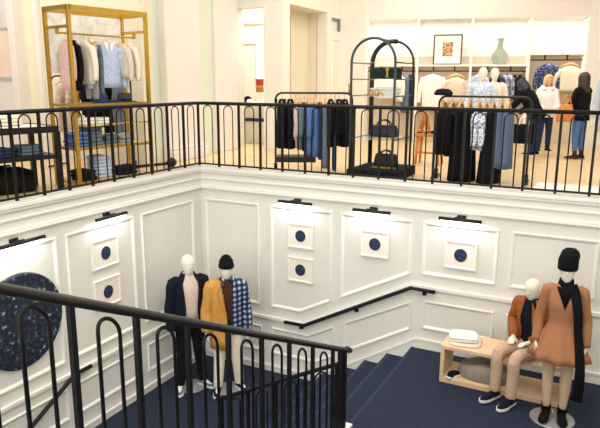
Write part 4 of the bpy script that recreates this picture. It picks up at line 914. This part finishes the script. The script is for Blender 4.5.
for i, (s, m) in enumerate(((3.40, NAVY), (3.53, DKDENIM), (3.66, GREYP), (3.79, GREYP), (3.92, NAVY), (4.05, NAVY))):
    garment('shirt', ('navy shirt first on the left', 'dark denim shirt second from the left', 'grey printed shirt left one of its pair', 'grey printed shirt right one of its pair', 'navy shirt right of the printed pair', 'navy shirt last on the right')[i]+' in the third bay row', 'shirt', Sp(s, -.22, 1.67), SA+.25, 'shirt', m, .72, .44, .12, 'row of shirts in the third bay', seed=130+i)

# --- mannequins behind the gown rack
for i, (x, y, hh, m, lab) in enumerate(((3.74, 4.2, 1.66, PALEP, 'white mannequin in pale blue printed blouse behind the gown rack, nearer one'), (3.86, 4.75, 1.66, CREAM, 'white mannequin in cream blouse standing behind the printed blouse mannequin'))):
    t = thing('mannequin', lab, 'mannequin', (x, y, FZ), math.radians(14), 'mannequins behind the gown rack', FIG)
    F_ = Fig(hh, True)
    F_.body(t, MANQ); F_.pants(t, (LTBLUE, CREAM)[i])
    F_.top(t, m, 'blouse', [(.86, .205, .15), (1.0, .185, .14), (1.14, .16, .125), (1.27, .168, .142), (1.37, .172, .14), (1.45, .16, .108), (1.51, .11, .085), (1.54, .085, .078)], r0=.07, r1=.055, end=.9)
    F_.shoes(t, BLACKC)
garment('coat', 'pale grey coat at the far right edge of the picture', 'coat', (6.12, 2.96, 1.62), .35+PI/2, 'jacket', mat('pale_grey_wool', (196, 200, 208), .9), 1.0, .5, .14, None, seed=140, sl=.6, sleeve_out=.04)
rack('black garment rack at the far right edge carrying the pale grey coat', (6.1, 2.95), (7.3, 3.1), 1.84)

# ------------------------------------------------------------------ shoppers
HAIRB = ramp_mat('blonde_hair', noise_src(22, 4, (1, 1, .15)), [(.3, (196, 156, 98)), (.7, (240, 214, 160))], .6); HAIRD = ramp_mat('dark_hair', noise_src(22, 4, (1, 1, .15)), [(.3, (34, 22, 18)), (.7, (66, 42, 32))], .5)
HAIRN = ramp_mat('black_hair', noise_src(22, 4, (1, 1, .15)), [(.3, (24, 26, 32)), (.7, (48, 52, 60))], .6)
LIP = mat('lips', (186, 100, 92), .5); EYE = mat('eyes', (40, 32, 30), .3)
def features(F, t):
    for k in (1, -1):
        bm = B(); ell(bm, F.H @ V(k*.032, -.099, .115), .013, .008, .007, 8, 5); build('eye', bm, EYE, t)
    bm = B(); ell(bm, F.H @ V(0, -.101, .045), .022, .008, .007, 10, 5); build('mouth', bm, LIP, t)
def hair(F, t, m, length=.22, back=.0):
    bm = B(); n = 28; rings = []
    for z, a, b, op in ((.262, .01, .012, 0), (.25, .05, .062, 0), (.215, .084, .104, 0), (.165, .098, .122, .5), (.11, .10, .124, .75), (.05, .10, .118, .85), (-.03, .105, .112, .9), (-.03-length*.6, .11, .10, .95), (-.03-length, .085, .075, 1.0)):
        rings.append([F.H @ V(a*math.sin(op+(2*PI-2*op)*k/(n-1)), .008-b*math.cos(op+(2*PI-2*op)*k/(n-1))+back*max(0, -z), z) for k in range(n)])
    loft(bm, rings, (0, 0), closed=False); return build('hair', bm, m, t, solid=.022)
JR = [(.84, .205, .155), (1.0, .192, .15), (1.14, .178, .138), (1.27, .184, .152), (1.38, .19, .146), (1.46, .17, .112), (1.52, .115, .09), (1.565, .085, .085)]
PS = 1.16*1.53/1.65
# blonde woman in white
t = thing('person', 'blonde shopper in white hooded jacket and dark jeans, facing her companion, hands held forward', 'person', (4.63, 7.2, FZ), math.radians(20), None, PS)
F_ = Fig(1.66, True, turn=.1, nod=.08)
for k in (1, -1):
    F_.arm[k][1] = V(k*.22, -.06, .98); F_.arm[k][2] = V(k*.09, -.26, .93); F_.hd[k] = (V(-k*.3, -1, -.1), V(-k*.6, 0, -1))
F_.body(t, SKIN, True); features(F_, t); F_.pants(t, DKDENIM, ankle=.055); F_.top(t, WHITEC, 'hooded_jacket', JR, r0=.074, r1=.05, end=.95)
bm = B(); stube(bm, [F_.M @ V(a, b, c) for a, b, c in ((-.06, -.11, 1.5), (-.12, -.03, 1.54), (-.09, .09, 1.55), (0, .13, 1.54), (.09, .09, 1.55), (.12, -.03, 1.54), (.06, -.11, 1.5))], [.03, .045, .055, .06, .055, .045, .03], 10, 3); build('hood', bm, WHITEC, t)
hair(F_, t, HAIRB, .16); F_.shoes(t, BLACKC)
# dark haired woman
t = thing('person', 'dark haired shopper seen from behind in black jacket, blue jeans and dark boots', 'person', (5.45, 6.05, FZ), math.radians(-122), None, PS*1.02)
F_ = Fig(1.66, True, turn=-.25, nod=.05)
F_.arm[-1][1] = V(-.20, -.16, 1.0); F_.arm[-1][2] = V(-.12, -.38, .94); F_.hd[-1] = (V(.1, -1, -.1), V(.3, 0, -1))
F_.arm[1][1] = V(.22, -.10, .99); F_.arm[1][2] = V(.12, -.30, .95); F_.hd[1] = (V(-.1, -1, -.1), V(-.3, 0, -1))
F_.body(t, SKIN, True); features(F_, t); F_.pants(t, DENIM, ankle=.055, end=.75); F_.top(t, BLACKC, 'jacket', JR, r0=.075, r1=.052, end=.93)
hair(F_, t, HAIRD, .22, .06); F_.shoes(t, BROWN, boot=.30, sole=False)
handbag('orange tan leather shoulder bag carried by the dark haired shopper', (5.17, 5.80, FZ+.80), math.radians(20), .34, .18, .36, LEATH, .2, None, .72)
# third shopper bending over the rack
t = thing('person', 'shopper in black jacket leaning towards the gown rack with back turned', 'person', (4.52, 6.25, FZ), math.radians(-112), None, PS)
F_ = Fig(1.66, False, lean=.5, nod=.2)
F_.arm[1][1] = V(.24, -.36, 1.02); F_.arm[1][2] = V(.2, -.60, .92); F_.hd[1] = (V(0, -1, -.3), V(-1, 0, 0))
F_.arm[-1][1] = V(-.24, -.30, .98); F_.arm[-1][2] = V(-.22, -.5, .86); F_.hd[-1] = (V(0, -1, -.3), V(1, 0, 0))
F_.body(t, SKIN, True); features(F_, t); F_.pants(t, DKDENIM, ankle=.06); F_.top(t, BLACKC, 'jacket', [(z, a*1.12, b*1.12) for z, a, b in JR], r0=.082, r1=.056, end=.95)
hair(F_, t, HAIRN, .02); F_.shoes(t, BLACKC)
handbag('black tote bag with white handles held by the shopper leaning over the rack', (4.36, 5.80, FZ+.30), math.radians(10), .42, .16, .42, BLACKC, .2, None, 1.0, hm=WHITEC)

# ------------------------------------------------------------------ light
def area(name, loc, size, energy, col=(1, .95, .88), rot=(0, 0, 0), sy=None):
    ld = bpy.data.lights.new(name, 'AREA'); ld.shape = 'RECTANGLE'; ld.size = size; ld.size_y = sy or size; ld.energy = energy; ld.color = col
    o = bpy.data.objects.new(name, ld); C.objects.link(o); o.location = loc; o.rotation_euler = rot; return o
for loc, size, en, col in (((3.0, -3.5, 4.6), 5, 240, (1, .985, .965)), ((7.0, -6.0, 4.6), 4, 225, (1, .985, .965)), ((1.5, 2.6, 4.6), 4, 122, (1, .975, .94)), ((5.2, 4.6, 4.6), 4, 148, (1, .975, .94)),
                          ((-4.0, -2.0, 4.6), 4, 168, (1, .98, .95)), ((-1.7, 6.0, 4.5), 1.6, 260, (1, .97, .92)), ((2.0, 6.5, 4.6), 2.5, 62, (1, .965, .91))):
    area('ceiling_light', loc, size, en, col)
area('front_fill_light', (3.5, -13.4, 1.6), 9, 620, (.93, .97, 1), (PI/2, 0, 0), 5)  # added fill behind the camera, softens the moulding contrast; no window there
for a, b, z in BAYS:
    p = Sp((a+b)/2, -.3, 2.95); area('bay_light', p, b-a-.1, 5, (1, .98, .93), (0, 0, SA), .1)
    p = Sp((a+b)/2, -.1, z-.02); area('bay_light', p, b-a-.1, 4, (1, .9, .78), (0, 0, SA), .06)
w = bpy.data.worlds.new('World'); bpy.context.scene.world = w; w.use_nodes = True
w.node_tree.nodes['Background'].inputs[0].default_value = (.9, .95, 1, 1); w.node_tree.nodes['Background'].inputs[1].default_value = .3

# ------------------------------------------------------------------ camera
f, pi_, ro, ya = 619.0, .213, .004, -.478
fw = V(math.sin(ya)*math.cos(pi_), math.cos(ya)*math.cos(pi_), -math.sin(pi_)); r0 = V(math.cos(ya), -math.sin(ya), 0); u0 = r0.cross(fw)
Rr = r0*math.cos(ro)+u0*math.sin(ro); Uu = -r0*math.sin(ro)+u0*math.cos(ro)
cd = bpy.data.cameras.new('camera'); cam = bpy.data.objects.new('camera', cd); C.objects.link(cam)
cd.sensor_fit = 'HORIZONTAL'; cd.sensor_width = 36; cd.lens = 36*f/600; cd.clip_start = .05; cd.clip_end = 200
M = Matrix((Rr, Uu, -fw)).transposed().to_4x4(); M.translation = V(6.276, -8.445, 1.431); cam.matrix_world = M
bpy.context.scene.camera = cam

# survey units -> metres, about the origin
bpy.context.view_layer.update()
for o in list(bpy.data.objects):
    if o.parent: continue
    o.location = o.location*K
    if o.type == 'CAMERA': continue
    if o.type == 'LIGHT':
        o.data.size *= K; o.data.size_y *= K; o.data.energy *= K*K; continue
    o.scale = o.scale*K
for o in bpy.data.objects:
    if o.type == 'LIGHT' and o.parent: o.data.energy *= K*K
sc = bpy.context.scene
sc.view_settings.view_transform = 'Standard'; sc.view_settings.look = 'None'; sc.view_settings.exposure = 0.0; sc.view_settings.gamma = 1.0
